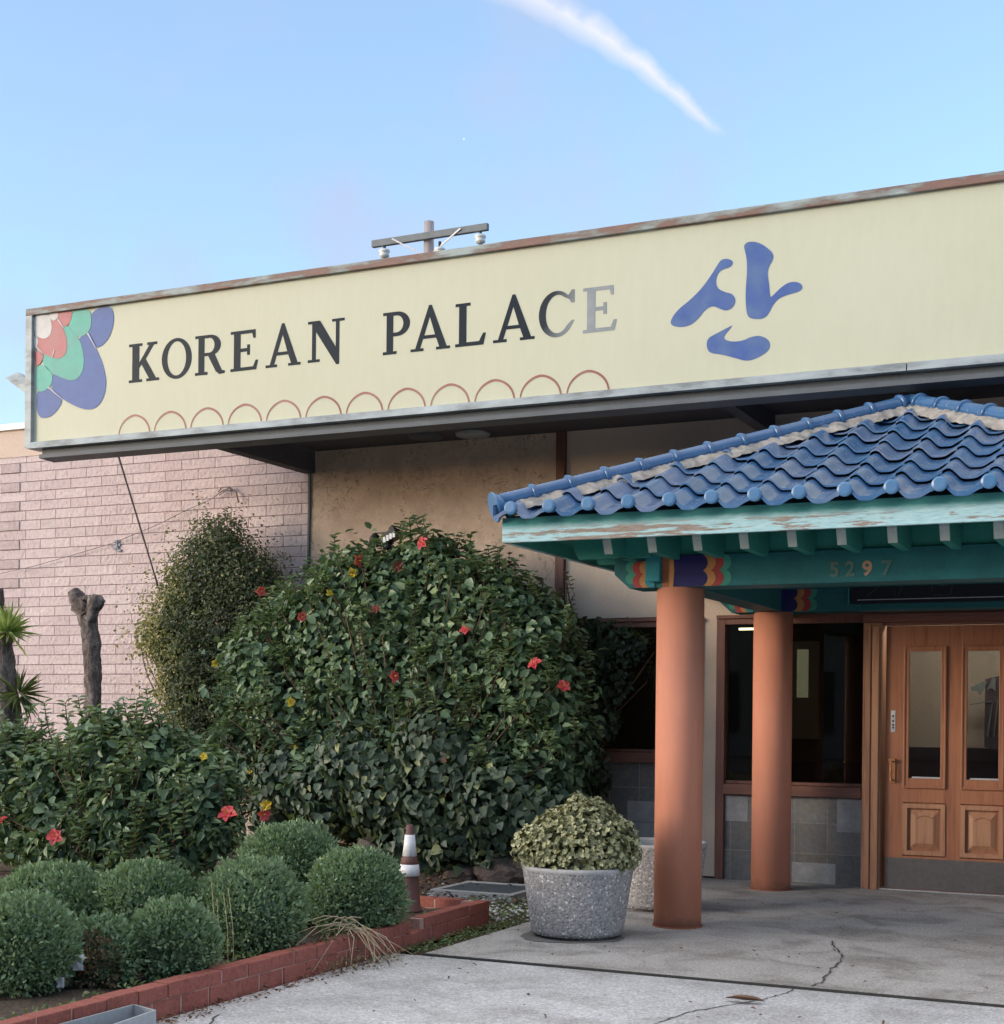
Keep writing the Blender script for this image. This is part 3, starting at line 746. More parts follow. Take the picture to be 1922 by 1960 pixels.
# stucco wall in pieces round the openings
w = MB()
w.box(-8.78, -5.84, WY, WY + 0.2, -0.1, 4.60)
w.build('stucco_wall', MT['stucco'], B)
w = MB()
w.box(-5.74, 6.0, WY + 0.012, WY + 0.2, 2.53, 4.60)
w.box(-4.29, -4.145, WY + 0.002, WY + 0.2, 0.02, 2.53)
w.box(-1.19, 6.0, WY, WY + 0.2, -0.1, 2.53)
w.build('smooth_stucco_wall', MT['stucco_smooth'], B)
MB().box(-8.80, -8.775, WY - 0.02, WY + 0.02, 0, 4.60).build('corner_trim', MT['dark_metal'], B)
MB().box(-5.84, -5.745, WY - 0.035, WY + 0.1, 1.0, 4.60).build('trim_post', MT['brown_trim'], B, bevel=0.004)
MB().box(-26, 6, WY + 0.25, 25, 4.62, 4.72).build('roof', MT['soffit'], B)
MB().box(-26, 6, 24.8, 25, 0, 4.4).box(-26, -25.8, WY + 0.25, 24.8, 0, 4.4).box(5.8, 6, WY + 0.25, 24.8, 0, 4.4).build('outer_wall', MT['tan_parapet'], B)
# overhang that carries the sign
MB().box(-8.70, 6, 11.95, WY, 4.42, 4.48).build('soffit', MT['soffit'], B)
MB().box(-8.86, -8.72, 11.95, WY - 0.001, 4.185, 4.50).build('soffit_edge_beam', MT['soffit'], B)
MB().box(-3.72, -3.6, 11.95, WY - 0.001, 4.24, 4.419).build('soffit_beam', MT['soffit'], B)
for px, py in ((815, 833), (905, 829)):
    r = ray(px, py); t = (4.417 - EYE) / r.z
    MB().lathe([(0.17, -0.03), (0.18, -0.004), (0.18, 0.0)], (r.x * t, r.y * t, 4.417), 24).build('soffit_light', MT['zinc'] if px > 850 else MT['dark_metal'], B, True)

# windows: frame > sill, pane
def window(x0, x1, z0, z1, jl, jr, zs):
    fr = MB()
    y0, y1 = WY - 0.03, WY + 0.10
    fr.box(x0 - jl, x0, y0, y1, zs, z1 + 0.09)
    fr.box(x1, x1 + jr, y0, y1, zs, z1 + 0.09)
    fr.box(x0, x1, y0, y1, z1, z1 + 0.085)
    fr.box(x0, x1, y0 + 0.03, y1, z0, z0 + 0.03)
    f = fr.build('window', MT['brown_trim'], B, bevel=0.005)
    MB().box(x0 - jl + 0.004, x1 + jr - 0.004, y0 - 0.03, y0, z1 + 0.055, z1 + 0.088).build('head_moulding', MT['brown_trim_x'], f, bevel=0.005)
    MB().box(x0 + 0.002, x1 - 0.002, y0 - 0.03, y0 + 0.06, z0 - 0.10, z0 - 0.001).build('sill', MT['brown_trim_x'], f, bevel=0.005)
    MB().box(x0, x1, WY + 0.045, WY + 0.051, z0 + 0.03, z1).build('pane', MT['glass'], f)
    return f
window(-4.06, -2.748, 0.92, 2.442, 0.085, 0.016, 0.0)
window(-5.735, -4.36, 1.20, 2.43, 0.012, 0.07, 1.10)
# slate dado under the windows: separate pale tiles stand slightly proud
MB().box(-4.06, -2.748, WY + 0.01, WY + 0.2, 0, 0.82).build('slate_dado', MT['slate'], B)
MB().box(-5.74, -4.29, WY + 0.01, WY + 0.2, 0, 1.10).build('slate_dado', MT['slate'], B)
tl = MB()
for x0, x1, z0, z1 in ((-4.05, -3.83, 0.56, 0.80), (-3.40, -2.99, 0.01, 0.20), (-5.05, -4.32, 0.52, 0.72), (-5.0, -4.33, 0.36, 0.51), (-2.98, -2.755, 0.50, 0.81)):
    MB().box(x0, x1, WY + 0.005, WY + 0.012, z0, z1).build('pale_slate_tile', MT['slate_pale'], B)

# door and its posts
DY = WY - 0.05
def post(x0, x1):
    p = MB(); y = DY - 0.06
    p.box(x0, x1, y, WY + 0.15, 0, 2.43)
    wd = (x1 - x0)
    p.box(x0 + wd * 0.16, x0 + wd * 0.44, y - 0.018, y, 0.0, 2.40).box(x0 + wd * 0.52, x0 + wd * 0.90, y - 0.026, y, 0.0, 2.40)
    p.build('door_post', MT['post_wood'], B, bevel=0.006)
post(-2.732, -2.566); post(-1.355, -1.19)
h = MB(); h.box(-2.74, -1.18, DY - 0.07, WY + 0.15, 2.432, 2.53); h.box(-2.72, -1.20, DY - 0.10, DY - 0.07, 2.47, 2.51)
h.box(-2.564, -1.357, DY - 0.03, DY + 0.06, 2.405, 2.431)
h.build('door_header', MT['brown_trim_x'], B, bevel=0.005)
d = MB(); y0, y1 = DY, DY + 0.045
DL, DR = -2.535, -1.362
Gs = ((-2.373, -1.998), (-1.868, -1.50))
d.box(DL, Gs[0][0], y0, y1, 0.015, 2.40); d.box(Gs[0][1], Gs[1][0], y0, y1, 0.015, 2.40); d.box(Gs[1][1], DR, y0, y1, 0.015, 2.40)
for a, b in Gs:
    d.box(a, b, y0, y1, 2.215, 2.40); d.box(a, b, y0, y1, 0.80, 0.93); d.box(a, b, y0, y1, 0.015, 0.315)
    d.box(a, b, y0 + 0.022, y1, 0.315, 0.80)
D = d.build('door', MT['door_wood'], B, bevel=0.003)
for a, b in Gs:
    f = MB(); t = 0.048
    for (xa, xb, za, zb) in ((a, a + t, 0.93, 2.215), (b - t, b, 0.93, 2.215), (a + t, b - t, 0.93, 0.93 + 0.09), (a + t, b - t, 2.215 - t, 2.215)):
        f.box(xa, xb, y0 - 0.014, y0 + 0.02, za, zb)
    for (xa, xb, za, zb) in ((a, a + 0.018, 0.93, 2.215), (b - 0.018, b, 0.93, 2.215), (a + 0.018, b - 0.018, 0.93, 0.955), (a + 0.018, b - 0.018, 2.197, 2.215)):
        f.box(xa, xb, y0 - 0.024, y0 - 0.0142, za, zb)
    f.build('glazing_bead', MT['door_wood'], D, bevel=0.004)
    MB().box(a + t, b - t, y0 + 0.012, y0 + 0.018, 1.02, 2.215 - t).build('pane', MT['glass'], D)
    MB().box(a + t + 0.03, b - t, y0 - 0.004, y0 + 0.010, 1.021, 1.034).build('glass_edge_strip', MT['lightline'], D)
    f = MB()
    za, zb = 0.325, 0.79
    for (xa, xb, z0_, z1_) in ((a, a + 0.04, za, zb), (b - 0.04, b, za, zb), (a + 0.04, b - 0.04, za, za + 0.04), (a + 0.04, b - 0.04, zb - 0.04, zb)):
        f.box(xa, xb, y0 - 0.012, y0 + 0.022, z0_, z1_)
    # raised panel with sloping sides and a shaped top
    cx0, cx1, c0, c1 = a + 0.058, b - 0.058, za + 0.058, zb - 0.058
    o_ = [(cx0, y0 + 0.021, c0), (cx1, y0 + 0.021, c0), (cx1, y0 + 0.021, c1), (cx0, y0 + 0.021, c1)]
    i_ = [(cx0 + 0.05, y0 - 0.006, c0 + 0.05), (cx1 - 0.05, y0 - 0.006, c0 + 0.05), (cx1 - 0.05, y0 - 0.006, c1 - 0.06), (cx0 + 0.05, y0 - 0.006, c1 - 0.06)]
    f.add(o_ + i_, [(0, 1, 5, 4), (1, 2, 6, 5), (2, 3, 7, 6), (3, 0, 4, 7), (4, 5, 6, 7)])
    f.tube([(cx0 + 0.06 + (cx1 - cx0 - 0.12) * k / 8, y0 - 0.008, c1 - 0.075 + 0.03 * math.sin(PI * k / 8)) for k in range(9)], 0.006, 6)
    f.build('raised_panel', MT['post_wood'], D)
MB().box(DL + 0.01, DR - 0.01, y0 - 0.006, y0 - 0.001, 0.02, 0.295).build('kick_plate', MT['kick'], D)
MB().box(-2.486, -2.446, y0 - 0.006, y0 - 0.001, 1.435, 1.632).build('push_plate', MT['steel'], D)
mk = MB()
for z in (1.58, 1.535, 1.50, 1.475): MB().box(-2.474, -2.458, y0 - 0.009, y0 - 0.0062, z - 0.009, z + 0.009).build('plate_mark', MT['black'], D)
hd = MB(); hd.box(-2.495, -2.44, y0 - 0.012, y0 - 0.001, 0.97, 1.20)
hd.tube([(-2.47, y0 - 0.012, 1.17), (-2.47, y0 - 0.06, 1.17), (-2.47, y0 - 0.065, 1.08), (-2.47, y0 - 0.06, 1.0), (-2.47, y0 - 0.012, 1.0)], 0.011, 8)
hd.box(-2.50, -2.435, y0 - 0.05, y0 - 0.03, 1.172, 1.192)
hd.build('handle', MT['brass'], D, bevel=0.003)
MB().box(-2.73, -1.19, DY - 0.06, DY + 0.1, 0.002, 0.014).build('threshold', MT['steel'], B)

# room behind the glass
rm = MB()
rm.box(-7, 0.5, 18.0, 18.1, 0, 3.0).box(-7.1, -7, WY + 0.3, 18.1, 0, 3.0).box(0.5, 0.6, WY + 0.3, 18.1, 0, 3.0)
rm.build('interior_wall', MT['int_wall'], B)
MB().box(-7.1, 0.6, WY + 0.21, 18.1, -0.1, -0.01).box(-7.1, 0.6, WY + 0.21, 18.1, 2.75, 2.85).build('interior_floor_and_ceiling', MT['dark_int'], B)
MB().box(-2.9, -1.0, 15.4, 15.5, 1.27, 2.74).build('interior_screen', MT['int_light'], B)
MB().box(-2.9, -1.0, 15.38, 15.5, 0.0, 1.269).build('interior_counter', plain('dark_red_counter', (0.05, 0.022, 0.022), 0.5), B)
MB().box(-4.15, -3.35, 16.4, 16.9, 0, 1.05).box(-3.1, -2.75, 15.6, 15.9, 0.0, 1.25).build('interior_cabinet', MT['dark_int'], B)
MB().box(-4.95, -4.15, 17.9, 17.98, 1.3, 2.5).build('interior_panel', MT['int_light'], B)
_p = at(1526, 1245, 16.2); _q = at(1546, 1245, 16.2)
MB().box(_p.x, _q.x, 16.2, 16.25, at(1535, 1335, 16.2).z, at(1535, 1243, 16.2).z).build('lit_doorway', MT['lit_door'], B)
_p = at(1430, 1204, 16.0)
lamp = thing('ceiling_lamp', 'lit tube lamp glowing inside the window behind the back column', 'lamp', (_p.x, 16.0, _p.z))
MB().tube([(_p.x - 0.09, 16.0, _p.z), (_p.x + 0.09, 16.0, _p.z)], 0.012, 8).build('tube', MT['tube'], lamp, True)
MB().box(_p.x - 0.11, _p.x + 0.11, 15.97, 16.03, _p.z + 0.014, _p.z + 0.05).box(_p.x - 0.01, _p.x + 0.01, 15.99, 16.01, _p.z + 0.05, 2.75).build('fitting', MT['dark_metal'], lamp)

MB().add([tuple(at(x, y, 15.0)) for x, y in ((1886, 1300), (1930, 1290), (1930, 1440), (1884, 1430))], [(0, 1, 2, 3)]).build('interior_poster', plain('purple_poster', (0.12, 0.09, 0.11), 0.6), B)  # painted reflection: board and marks stand in for letters mirrored in the glass
for lp in ([(1858, 1316), (1882, 1304), (1890, 1306), (1876, 1331), (1870, 1322), (1860, 1322)], [(1890, 1322), (1899, 1298), (1906, 1298), (1906, 1324), (1899, 1318), (1894, 1318)], [(1899, 1345), (1901, 1345), (1892, 1412), (1888, 1408)], [(1909, 1340), (1911, 1340), (1904, 1410), (1901, 1410)], [(1856, 1348), (1898, 1341), (1898, 1343), (1856, 1350)]):
    MB().prism([tuple(at(x, y, 14.98)) for x, y in lp], (0, .004, 0)).build('poster_mark', MT['letter_fade'], B)
lamp = thing('ceiling_lamp', 'lit tube lamp inside just behind the entrance door', 'lamp', (-1.95, 14.15, 2.6))  # added lamp, hidden above the door top, brightens the interior screen
MB().tube([(-2.5, 14.15, 2.6), (-1.4, 14.15, 2.6)], 0.014, 8).build('tube', MT['tube_door'], lamp, True)
MB().box(-2.52, -1.38, 14.12, 14.18, 2.62, 2.66).box(-2.0, -1.9, 14.14, 14.16, 2.66, 2.75).build('fitting', MT['dark_metal'], lamp)  # fitting of the added lamp

# ================================================================== SIGN
SY = 11.80
S = thing('restaurant_sign', 'long cream signboard with dark serif letters and a painted lotus at its left end', 'sign', (-7.0, SY, 4.29))
XR = 4.0
MB().box(-11.02, XR, SY, SY + 0.12, 4.35, 5.70).build('sign_panel', MT['cream'], S)
MB().box(-11.10, XR, SY - 0.045, SY + 0.14, 5.685, 5.755).build('top_frame', MT['rust'], S, bevel=0.004)
fm = MB().box(-11.10, -11.015, SY - 0.045, SY + 0.14, 4.30, 5.684)
fm.build('side_frame', MT['zinc'], S, bevel=0.004)
fm = MB()
for a, b in ((-11.06, -2.06), (-2.052, XR)):
    # sloping drip ledge
    fm.prism([(a, SY - 0.055, 4.287), (a, SY + 0.14, 4.287), (a, SY + 0.14, 4.356), (a, SY - 0.040, 4.356)], (b - a, 0, 0))
fm.build('bottom_frame', MT['zinc'], S, bevel=0.003)
MB().box(-10.93, XR, SY + 0.03, SY + 0.16, 4.20, 4.286).build('bottom_rail', MT['dark_metal'], S, bevel=0.006)
MB().prism([(-10.92, SY - 0.02, 4.185), (-10.92, SY + 0.2, 4.175), (-10.92, SY + 0.2, 4.199), (-10.92, SY + 0.029, 4.235), (-10.92, SY - 0.02, 4.225)], (XR + 10.92, 0, 0)).build('bottom_lip', MT['zinc_dark'], S)
MB().prism([(-11.80, 12.2, 5.19), (-11.64, 12.2, 5.24), (-11.05, 12.05, 4.92), (-11.08, 12.05, 4.76)], (0, 0.10, 0)).build('end_brace', MT['zinc'], S)
MB().box(-11.01, XR, SY + 0.13, SY + 0.17, 4.30, 5.72).build('sign_back', MT['dark_metal'], S)

def flat_shape(name, loops, mat, parent, y, th=0.006, plane='xz'):
    """filled outline (first loop) with holes, standing th proud of plane y; loops are lists of (x, z)"""
    cu = bpy.data.curves.new(name, 'CURVE'); cu.dimensions = '2D'; cu.fill_mode = 'BOTH'; cu.extrude = th / 2
    for lp in loops:
        s_ = cu.splines.new('POLY'); s_.points.add(len(lp) - 1); s_.use_cyclic_u = True
        for i, (x, z) in enumerate(lp): s_.points[i].co = (x, z, 0, 1)
    tmp = bpy.data.objects.new(name + '_tmp', cu); COL.objects.link(tmp)
    dg = bpy.context.evaluated_depsgraph_get()
    me = bpy.data.meshes.new_from_object(tmp.evaluated_get(dg))
    bpy.data.objects.remove(tmp); bpy.data.curves.remove(cu)
    b = base_of(parent)
    for v in me.vertices:
        x, z, k = v.co
        v.co = (x - b.x, y - k - b.y, z - b.z)
    me.flip_normals()
    me.materials.clear(); me.materials.append(mat); me.name = name
    o = bpy.data.objects.new(name, me); link(o, parent); return o

def ell(cx, cy, rx, ry, a0=0, a1=360, n=28):
    return [(cx + rx * math.cos(math.radians(a0 + (a1 - a0) * i / n)), cy + ry * math.sin(math.radians(a0 + (a1 - a0) * i / n))) for i in range(n + (0 if abs(a1 - a0) == 360 else 1))]
# letter outlines in a unit box (width follows the sign), slab-serif roman
def gK():
    return [[(0, 0), (.44, 0), (.44, .07), (.34, .07), (.34, .36), (.42, .45), (.67, .07), (.58, .07), (.58, 0), (1.0, 0), (1.0, .07), (.90, .07), (.555, .58), (.82, .93), (.93, .93), (.93, 1), (.60, 1), (.60, .93), (.67, .93), (.34, .50), (.34, .93), (.44, .93), (.44, 1), (0, 1), (0, .93), (.11, .93), (.11, .07), (0, .07)]]
def gO(): return [ell(.5, .5, .5, .52, n=40), ell(.5, .5, .315, .435, n=40)[::-1]]
def gR():
    bowl = [(.50 + .36 * math.sin(t), .735 + .265 * math.cos(t)) for t in [PI * i / 14 for i in range(15)]]
    inner = [(.48 + .17 * math.sin(t), .735 + .185 * math.cos(t)) for t in [PI * i / 14 for i in range(15)]]
    out = [(0, 0), (.42, 0), (.42, .07), (.31, .07), (.31, .47), (.44, .47), (.70, .06), (.82, -.02), (1.0, .0), (1.0, .06), (.90, .08)] + [(.66, .50)] + [p for p in bowl[::-1] if p[1] > .52] + [(0, 1), (0, .93), (.11, .93), (.11, .07), (0, .07)]
    return [out, [(.31, .55)] + [(.31, .92)] + inner]
def gE():
    return [[(0, 0), (.93, 0), (1.0, .24), (.91, .24), (.82, .085), (.36, .085), (.36, .47), (.60, .47), (.60, .38), (.70, .38), (.70, .64), (.60, .64), (.60, .555), (.36, .555), (.36, .915), (.78, .915), (.82, .79), (.90, .79), (.90, 1), (0, 1), (0, .93), (.12, .93), (.12, .07), (0, .07)]]
def gA():
    return [[(0, 0), (.33, 0), (.33, .065), (.245, .065), (.315, .28), (.65, .28), (.73, .065), (.65, .065), (.65, 0), (1, 0), (1, .065), (.915, .065), (.53, 1.06), (.46, 1.06), (.12, .065), (0, .065)], [(.345, .36), (.485, .79), (.62, .36)]]
def gN():
    return [[(0, 0), (.33, 0), (.33, .065), (.22, .065), (.22, .74), (.78, -.10), (.86, -.10), (.86, .935), (1, .935), (1, 1), (.66, 1), (.66, .935), (.765, .935), (.765, .32), (.33, 1), (0, 1), (0, .935), (.115, .935), (.115, .065), (0, .065)]]
def gP():
    bowl = [(.52 + .46 * math.sin(t), .71 + .29 * math.cos(t)) for t in [PI * i / 16 for i in range(17)]]
    inner = [(.50 + .24 * math.sin(t), .71 + .20 * math.cos(t)) for t in [PI * i / 16 for i in range(17)]]
    return [[(0, 0), (.50, 0), (.50, .07), (.37, .07), (.37, .42)] + bowl[::-1] + [(0, 1), (0, .93), (.13, .93), (.13, .07), (0, .07)], [(.37, .51), (.37, .91)] + inner]
def gL():
    return [[(0, 0), (.92, 0), (1.0, .27), (.91, .27), (.78, .09), (.36, .09), (.36, .93), (.49, .93), (.49, 1), (0, 1), (0, .93), (.12, .93), (.12, .07), (0, .07)]]
def gC():
    o_ = [(.50 + .50 * math.cos(t), .50 + .52 * math.sin(t)) for t in [math.radians(42 + (318 - 42) * i / 34) for i in range(35)]]
    i_ = [(.53 + .335 * math.cos(t), .50 + .43 * math.sin(t)) for t in [math.radians(318 - (318 - 42) * i / 34) for i in range(35)]]
    return [[(1.0, .72), (1.0, 1.01), (.92, 1.01), (.87, .94)] + [p for p in o_ if not (p[0] > .85 and p[1] > .5)] + [(1.0, .33), (.93, .335)] + [p for p in i_ if not (p[0] > .74 and p[1] > .5)] + [(.86, .80), (.91, .72)]]
zc0, zc1 = 4.872, 5.262
for ch, x0, x1, mt in (('K', -9.768, -9.388, 'letter'), ('O', -9.356, -8.989, 'letter'), ('R', -8.947, -8.59, 'letter'), ('E', -8.523, -8.20, 'letter'), ('A', -8.113, -7.715, 'letter'), ('N', -7.634, -7.23, 'letter'),
                       ('P', -6.814, -6.525, 'letter'), ('A', -6.522, -6.115, 'letter'), ('L', -6.062, -5.755, 'letter'), ('A', -5.683, -5.277, 'letter'), ('C', -5.238, -4.90, 'letter_half_c'), ('E', -4.819, -4.505, 'letter_fade')):
    gl_ = {'K': gK, 'O': gO, 'R': gR, 'E': gE, 'A': gA, 'N': gN, 'P': gP, 'L': gL, 'C': gC}[ch]()
    zb = zc0 if ch not in 'N' else zc0 + 0.005
    o = flat_shape('letter', [[(x0 + a * (x1 - x0), zb + b * (zc1 - zc0)) for a, b in lp] for lp in gl_], MT[mt], S, SY - 0.002, 0.002)
    if mt == 'letter_fade': tag(o, 'faded pale grey letter E at the end of the name')
    if mt == 'letter_half_c': tag(o, 'letter C with worn paint')

def smooth_loop(pts, it=2):
    for _ in range(it):
        o = []
        for i in range(len(pts)):
            a = pts[i]; b = pts[(i + 1) % len(pts)]
            o += [(a[0] * .75 + b[0] * .25, a[1] * .75 + b[1] * .25), (a[0] * .25 + b[0] * .75, a[1] * .25 + b[1] * .75)]
        pts = o
    return pts
def sign_pts(pts, ox, oy, k, Y=SY - 0.005):
    o = []
    for x, y in pts:
        p = at(ox + x / k, oy + y / k, Y); o.append((p.x, p.z))
    return o
han = [
 [(165, 800), (200, 745), (270, 690), (330, 630), (380, 560), (410, 510), (430, 480), (465, 474), (496, 490), (482, 520), (440, 530), (415, 550), (402, 590), (410, 630), (450, 650), (490, 658), (508, 690), (495, 728), (460, 748), (425, 738), (390, 720), (350, 738), (310, 790), (270, 824), (215, 834), (172, 824)],
 [(548, 405), (572, 386), (620, 388), (665, 413), (704, 450), (700, 484), (680, 515), (671, 550), (680, 610), (685, 668), (690, 676), (702, 665), (745, 622), (790, 595), (838, 598), (858, 622), (842, 646), (780, 662), (730, 682), (700, 715), (682, 755), (657, 787), (610, 792), (570, 782), (560, 740), (557, 650), (565, 560), (565, 480), (553, 430)],
 [(489, 822), (486, 830), (450, 872), (443, 893), (478, 908), (540, 905), (590, 880), (640, 876), (684, 902), (686, 945), (642, 982), (570, 1012), (500, 992), (430, 974), (372, 968), (354, 938), (358, 892), (400, 868), (470, 832)]]
for lp in han:
    flat_shape('hangul_stroke', [smooth_loop(sign_pts(lp, 1222, 320, 2.72), 2)], MT['han_blue'], S, SY - 0.002, 0.002)
pet = [
 ('petal_blue', 1, [(1000, 225), (1060, 175), (1130, 158), (1218, 150), (1248, 250), (1237, 370), (1190, 500), (1120, 578), (1052, 608), (1000, 540), (950, 440), (975, 330)]),
 ('petal_blue', 1, [(540, 1035), (580, 880), (700, 700), (880, 480), (960, 445), (1052, 610), (1110, 740), (1150, 880), (1162, 1000), (1140, 1125), (1090, 1222), (1020, 1275), (930, 1280), (820, 1242), (690, 1170)]),
 ('petal_blue', 1, [(393, 1050), (540, 1030), (687, 1165), (660, 1235), (600, 1318), (520, 1375), (403, 1362)]),
 ('petal_green', 2, [(798, 205), (870, 195), (975, 183), (1002, 260), (998, 370), (962, 445), (870, 497), (800, 440), (750, 360), (775, 270)]),
 ('petal_green', 2, [(690, 370), (740, 362), (800, 430), (870, 510), (905, 620), (922, 750), (902, 875), (842, 950), (760, 962), (680, 932), (575, 885), (462, 780), (480, 680), (600, 560)]),
 ('petal_green', 2, [(390, 825), (465, 772), (578, 880), (572, 985), (520, 1055), (460, 1085), (397, 1078)]),
 ('petal_red', 3, [(636, 215), (795, 198), (785, 280), (752, 352), (700, 378), (650, 320), (628, 260)]),
 ('petal_red', 3, [(520, 300), (640, 295), (692, 390), (727, 480), (738, 590), (722, 675), (660, 724), (575, 714), (480, 668), (402, 600), (420, 480), (470, 400)]),
 ('petal_red', 3, [(378, 612), (470, 670), (482, 702), (442, 782), (388, 815)]),
 ('petal_white', 4, [(368, 243), (532, 233), (567, 310), (573, 400), (552, 472), (500, 508), (440, 498), (378, 462)]),
 ('petal_white', 4, [(533, 233), (640, 213), (642, 270), (600, 313), (560, 297)]),
 ('petal_white', 4, [(374, 466), (412, 488), (427, 540), (406, 603), (379, 620)])]
for mt, lev, lp in pet:
    flat_shape('lotus_petal', [smooth_loop(sign_pts(lp, 0, 560, 5.7125), 2)], MT[mt], S, SY - 0.001 - 0.0025 * lev, 0.002)
for a, b in (((965, 445), (1055, 612)), ((530, 1035), (690, 1168)), ((635, 292), (700, 385)), ((398, 592), (480, 668)), ((600, 625), (575, 712))):
    pa, pb = sign_pts([a, b], 0, 560, 5.7125)
    dx, dz = pb[0] - pa[0], pb[1] - pa[1]; l = math.hypot(dx, dz); nx, nz = -dz / l * 0.007, dx / l * 0.007
    flat_shape('lotus_outline', [[(pa[0] + nx, pa[1] + nz), (pa[0] - nx, pa[1] - nz), (pb[0] - nx * .4, pb[1] - nz * .4), (pb[0] + nx * .4, pb[1] + nz * .4)]], MT['line_white'], S, SY - 0.014, 0.002)
for k in range(12):
    x0 = -9.895 + 0.4478 * k; w_ = 0.405; hh = 0.232; z0 = 4.372
    o_ = []; i_ = []
    for j in range(21):
        t = PI * j / 20
        ex = math.copysign(abs(math.cos(t)) ** 1.15, math.cos(t)); ez = math.sin(t) ** 0.92
        o_.append((x0 + w_ / 2 - ex * (w_ / 2), z0 + ez * (hh - 0.022) - 0.03))
        th = 0.015 + 0.007 * math.sin(t)
        i_.append((x0 + w_ / 2 - ex * (w_ / 2 - th * (0.8 if j < 10 else 1.1)), z0 + ez * (hh - 0.022 - th) - 0.03))
    o_[0] = (o_[0][0], 4.352); i_[0] = (i_[0][0], 4.352); o_[-1] = (o_[-1][0], 4.352); i_[-1] = (i_[-1][0], 4.352)
    flat_shape('arch_mark', [o_ + i_[::-1]], MT['arch'], S, SY - 0.002, 0.002)

# ================================================================== PORTICO
EX0, EY0, AX, AZ = -4.45, 9.42, -2.03, 4.06          # eave corner, apex
EX1 = 2 * AX - EX0
RUN = AX - EX0
TZ = 3.005                                             # tile plane at the eave
PITCH = (AZ - 0.075 - TZ) / RUN
Pt = thing('entrance_portico', 'small open portico with blue glazed tile roof, teal beams and terracotta columns', 'portico', (AX, 11.0, 0))
for cx in (-3.45, 2 * AX + 3.45):
    for cy in (10.42, 13.08):
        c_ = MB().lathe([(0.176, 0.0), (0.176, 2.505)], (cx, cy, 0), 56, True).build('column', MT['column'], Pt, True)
        c_.data.polygons[-1].use_smooth = False
        MB().lathe([(0.186, 0.0), (0.186, 0.012)], (cx, cy, 0), 40, True).build('column_foot', MT['b_brown'], c_)
# beams with chamfered ends
def beam(y0, y1, name='beam'):
    xa, xb = -3.92, 2 * AX + 3.92
    MB().prism([(xa, y0, 2.735), (xa, y0, 2.61), (xa + 0.12, y0, 2.503), (xb - 0.12, y0, 2.503), (xb, y0, 2.61), (xb, y0, 2.735)], (0, y1 - y0, 0)).build(name, MT['teal'], Pt, bevel=0.004)
beam(10.27, 10.57); beam(12.95, 13.21)
for cx in (-3.45, 2 * AX + 3.45):
    MB().box(cx - 0.11, cx + 0.11, 10.575, 12.945, 2.51, 2.73).build('cross_beam', MT['teal'], Pt, bevel=0.004)
    MB().box(cx - 0.10, cx + 0.10, 13.215, WY - 0.002, 2.51, 2.73).build('cross_beam', MT['teal'], Pt)
# painted scalloped bands at the beam ends
def scallop(x0, x1, y, zlo, zhi, right=True, lobes=2, d=0.035):
    pts = []; n = 10
    side = []
    for l in range(lobes):
        for k in range(n + 1):
            t = k / n; z = zlo + (zhi - zlo) * (l + t) / lobes
            side.append((math.sin(PI * t) ** 0.7 * d, z))
    if right: pts = [(x0, zlo)] + [(x1 - d + a, z) for a, z in side] + [(x0, zhi)]
    else: pts = [(x1, zhi)] + [(x0 + d - a, z) for a, z in side[::-1]] + [(x1, zlo)]
    return pts
def bands(y, sgn, full=True):
    def X(v): return v if sgn > 0 else 2 * AX - v
    zl, zh = 2.506, 2.732
    seq = [('b_green', -3.02, 3), ('b_red', -3.075, 2), ('b_ochre', -3.135, 1), ('b_navy', -3.195, 0)]
    for i, (mt, xe, _) in enumerate(seq):
        xs = -3.46
        p = scallop(xs, xe, y, zl, zh, True, 2, 0.035)
        p = [(X(a), b) for a, b in p]
        flat_shape('painted_band', [p], MT[mt], Pt, y - 0.002 - 0.0024 * i, 0.002)
    p = [(X(a), b) for a, b in [(-3.54, zl), (-3.46, zl), (-3.45, (zl + zh) / 2), (-3.46, zh), (-3.54, zh)]]
    flat_shape('painted_band', [p], MT['b_brown'], Pt, y - 0.002 - 0.0024 * 4, 0.002)
    p = [(X(a), b) for a, b in [(-3.485, zl), (-3.455, zl), (-3.445, (zl + zh) / 2), (-3.455, zh), (-3.485, zh)]]
    flat_shape('painted_band', [p], MT['b_ochre'], Pt, y - 0.002 - 0.0024 * 5, 0.002)
    # outer end, beyond the column
    for i, (mt, xe) in enumerate((('b_green', -3.83), ('b_red', -3.775), ('b_ochre', -3.72), ('teal_light', -3.675))):
        zl2 = zl if xe > -3.79 else 2.535
        p = scallop(xe, -3.60, y, zl2 + 0.0, zh - 0.03, False, 2, 0.03)
        p = [(X(a), b) for a, b in p]
        flat_shape('painted_band', [p], MT[mt], Pt, y - 0.002 - 0.0024 * i, 0.002)
    xs = sorted((X(-3.655), X(-3.545)))
    MB().box(xs[0], xs[1], y - 0.06, y - 0.0005, 2.545, 2.75).build('tenon_block', MT['teal_light'], Pt, bevel=0.005)
bands(10.27, 1); bands(10.27, -1); bands(12.95, 1); bands(12.95, -1)
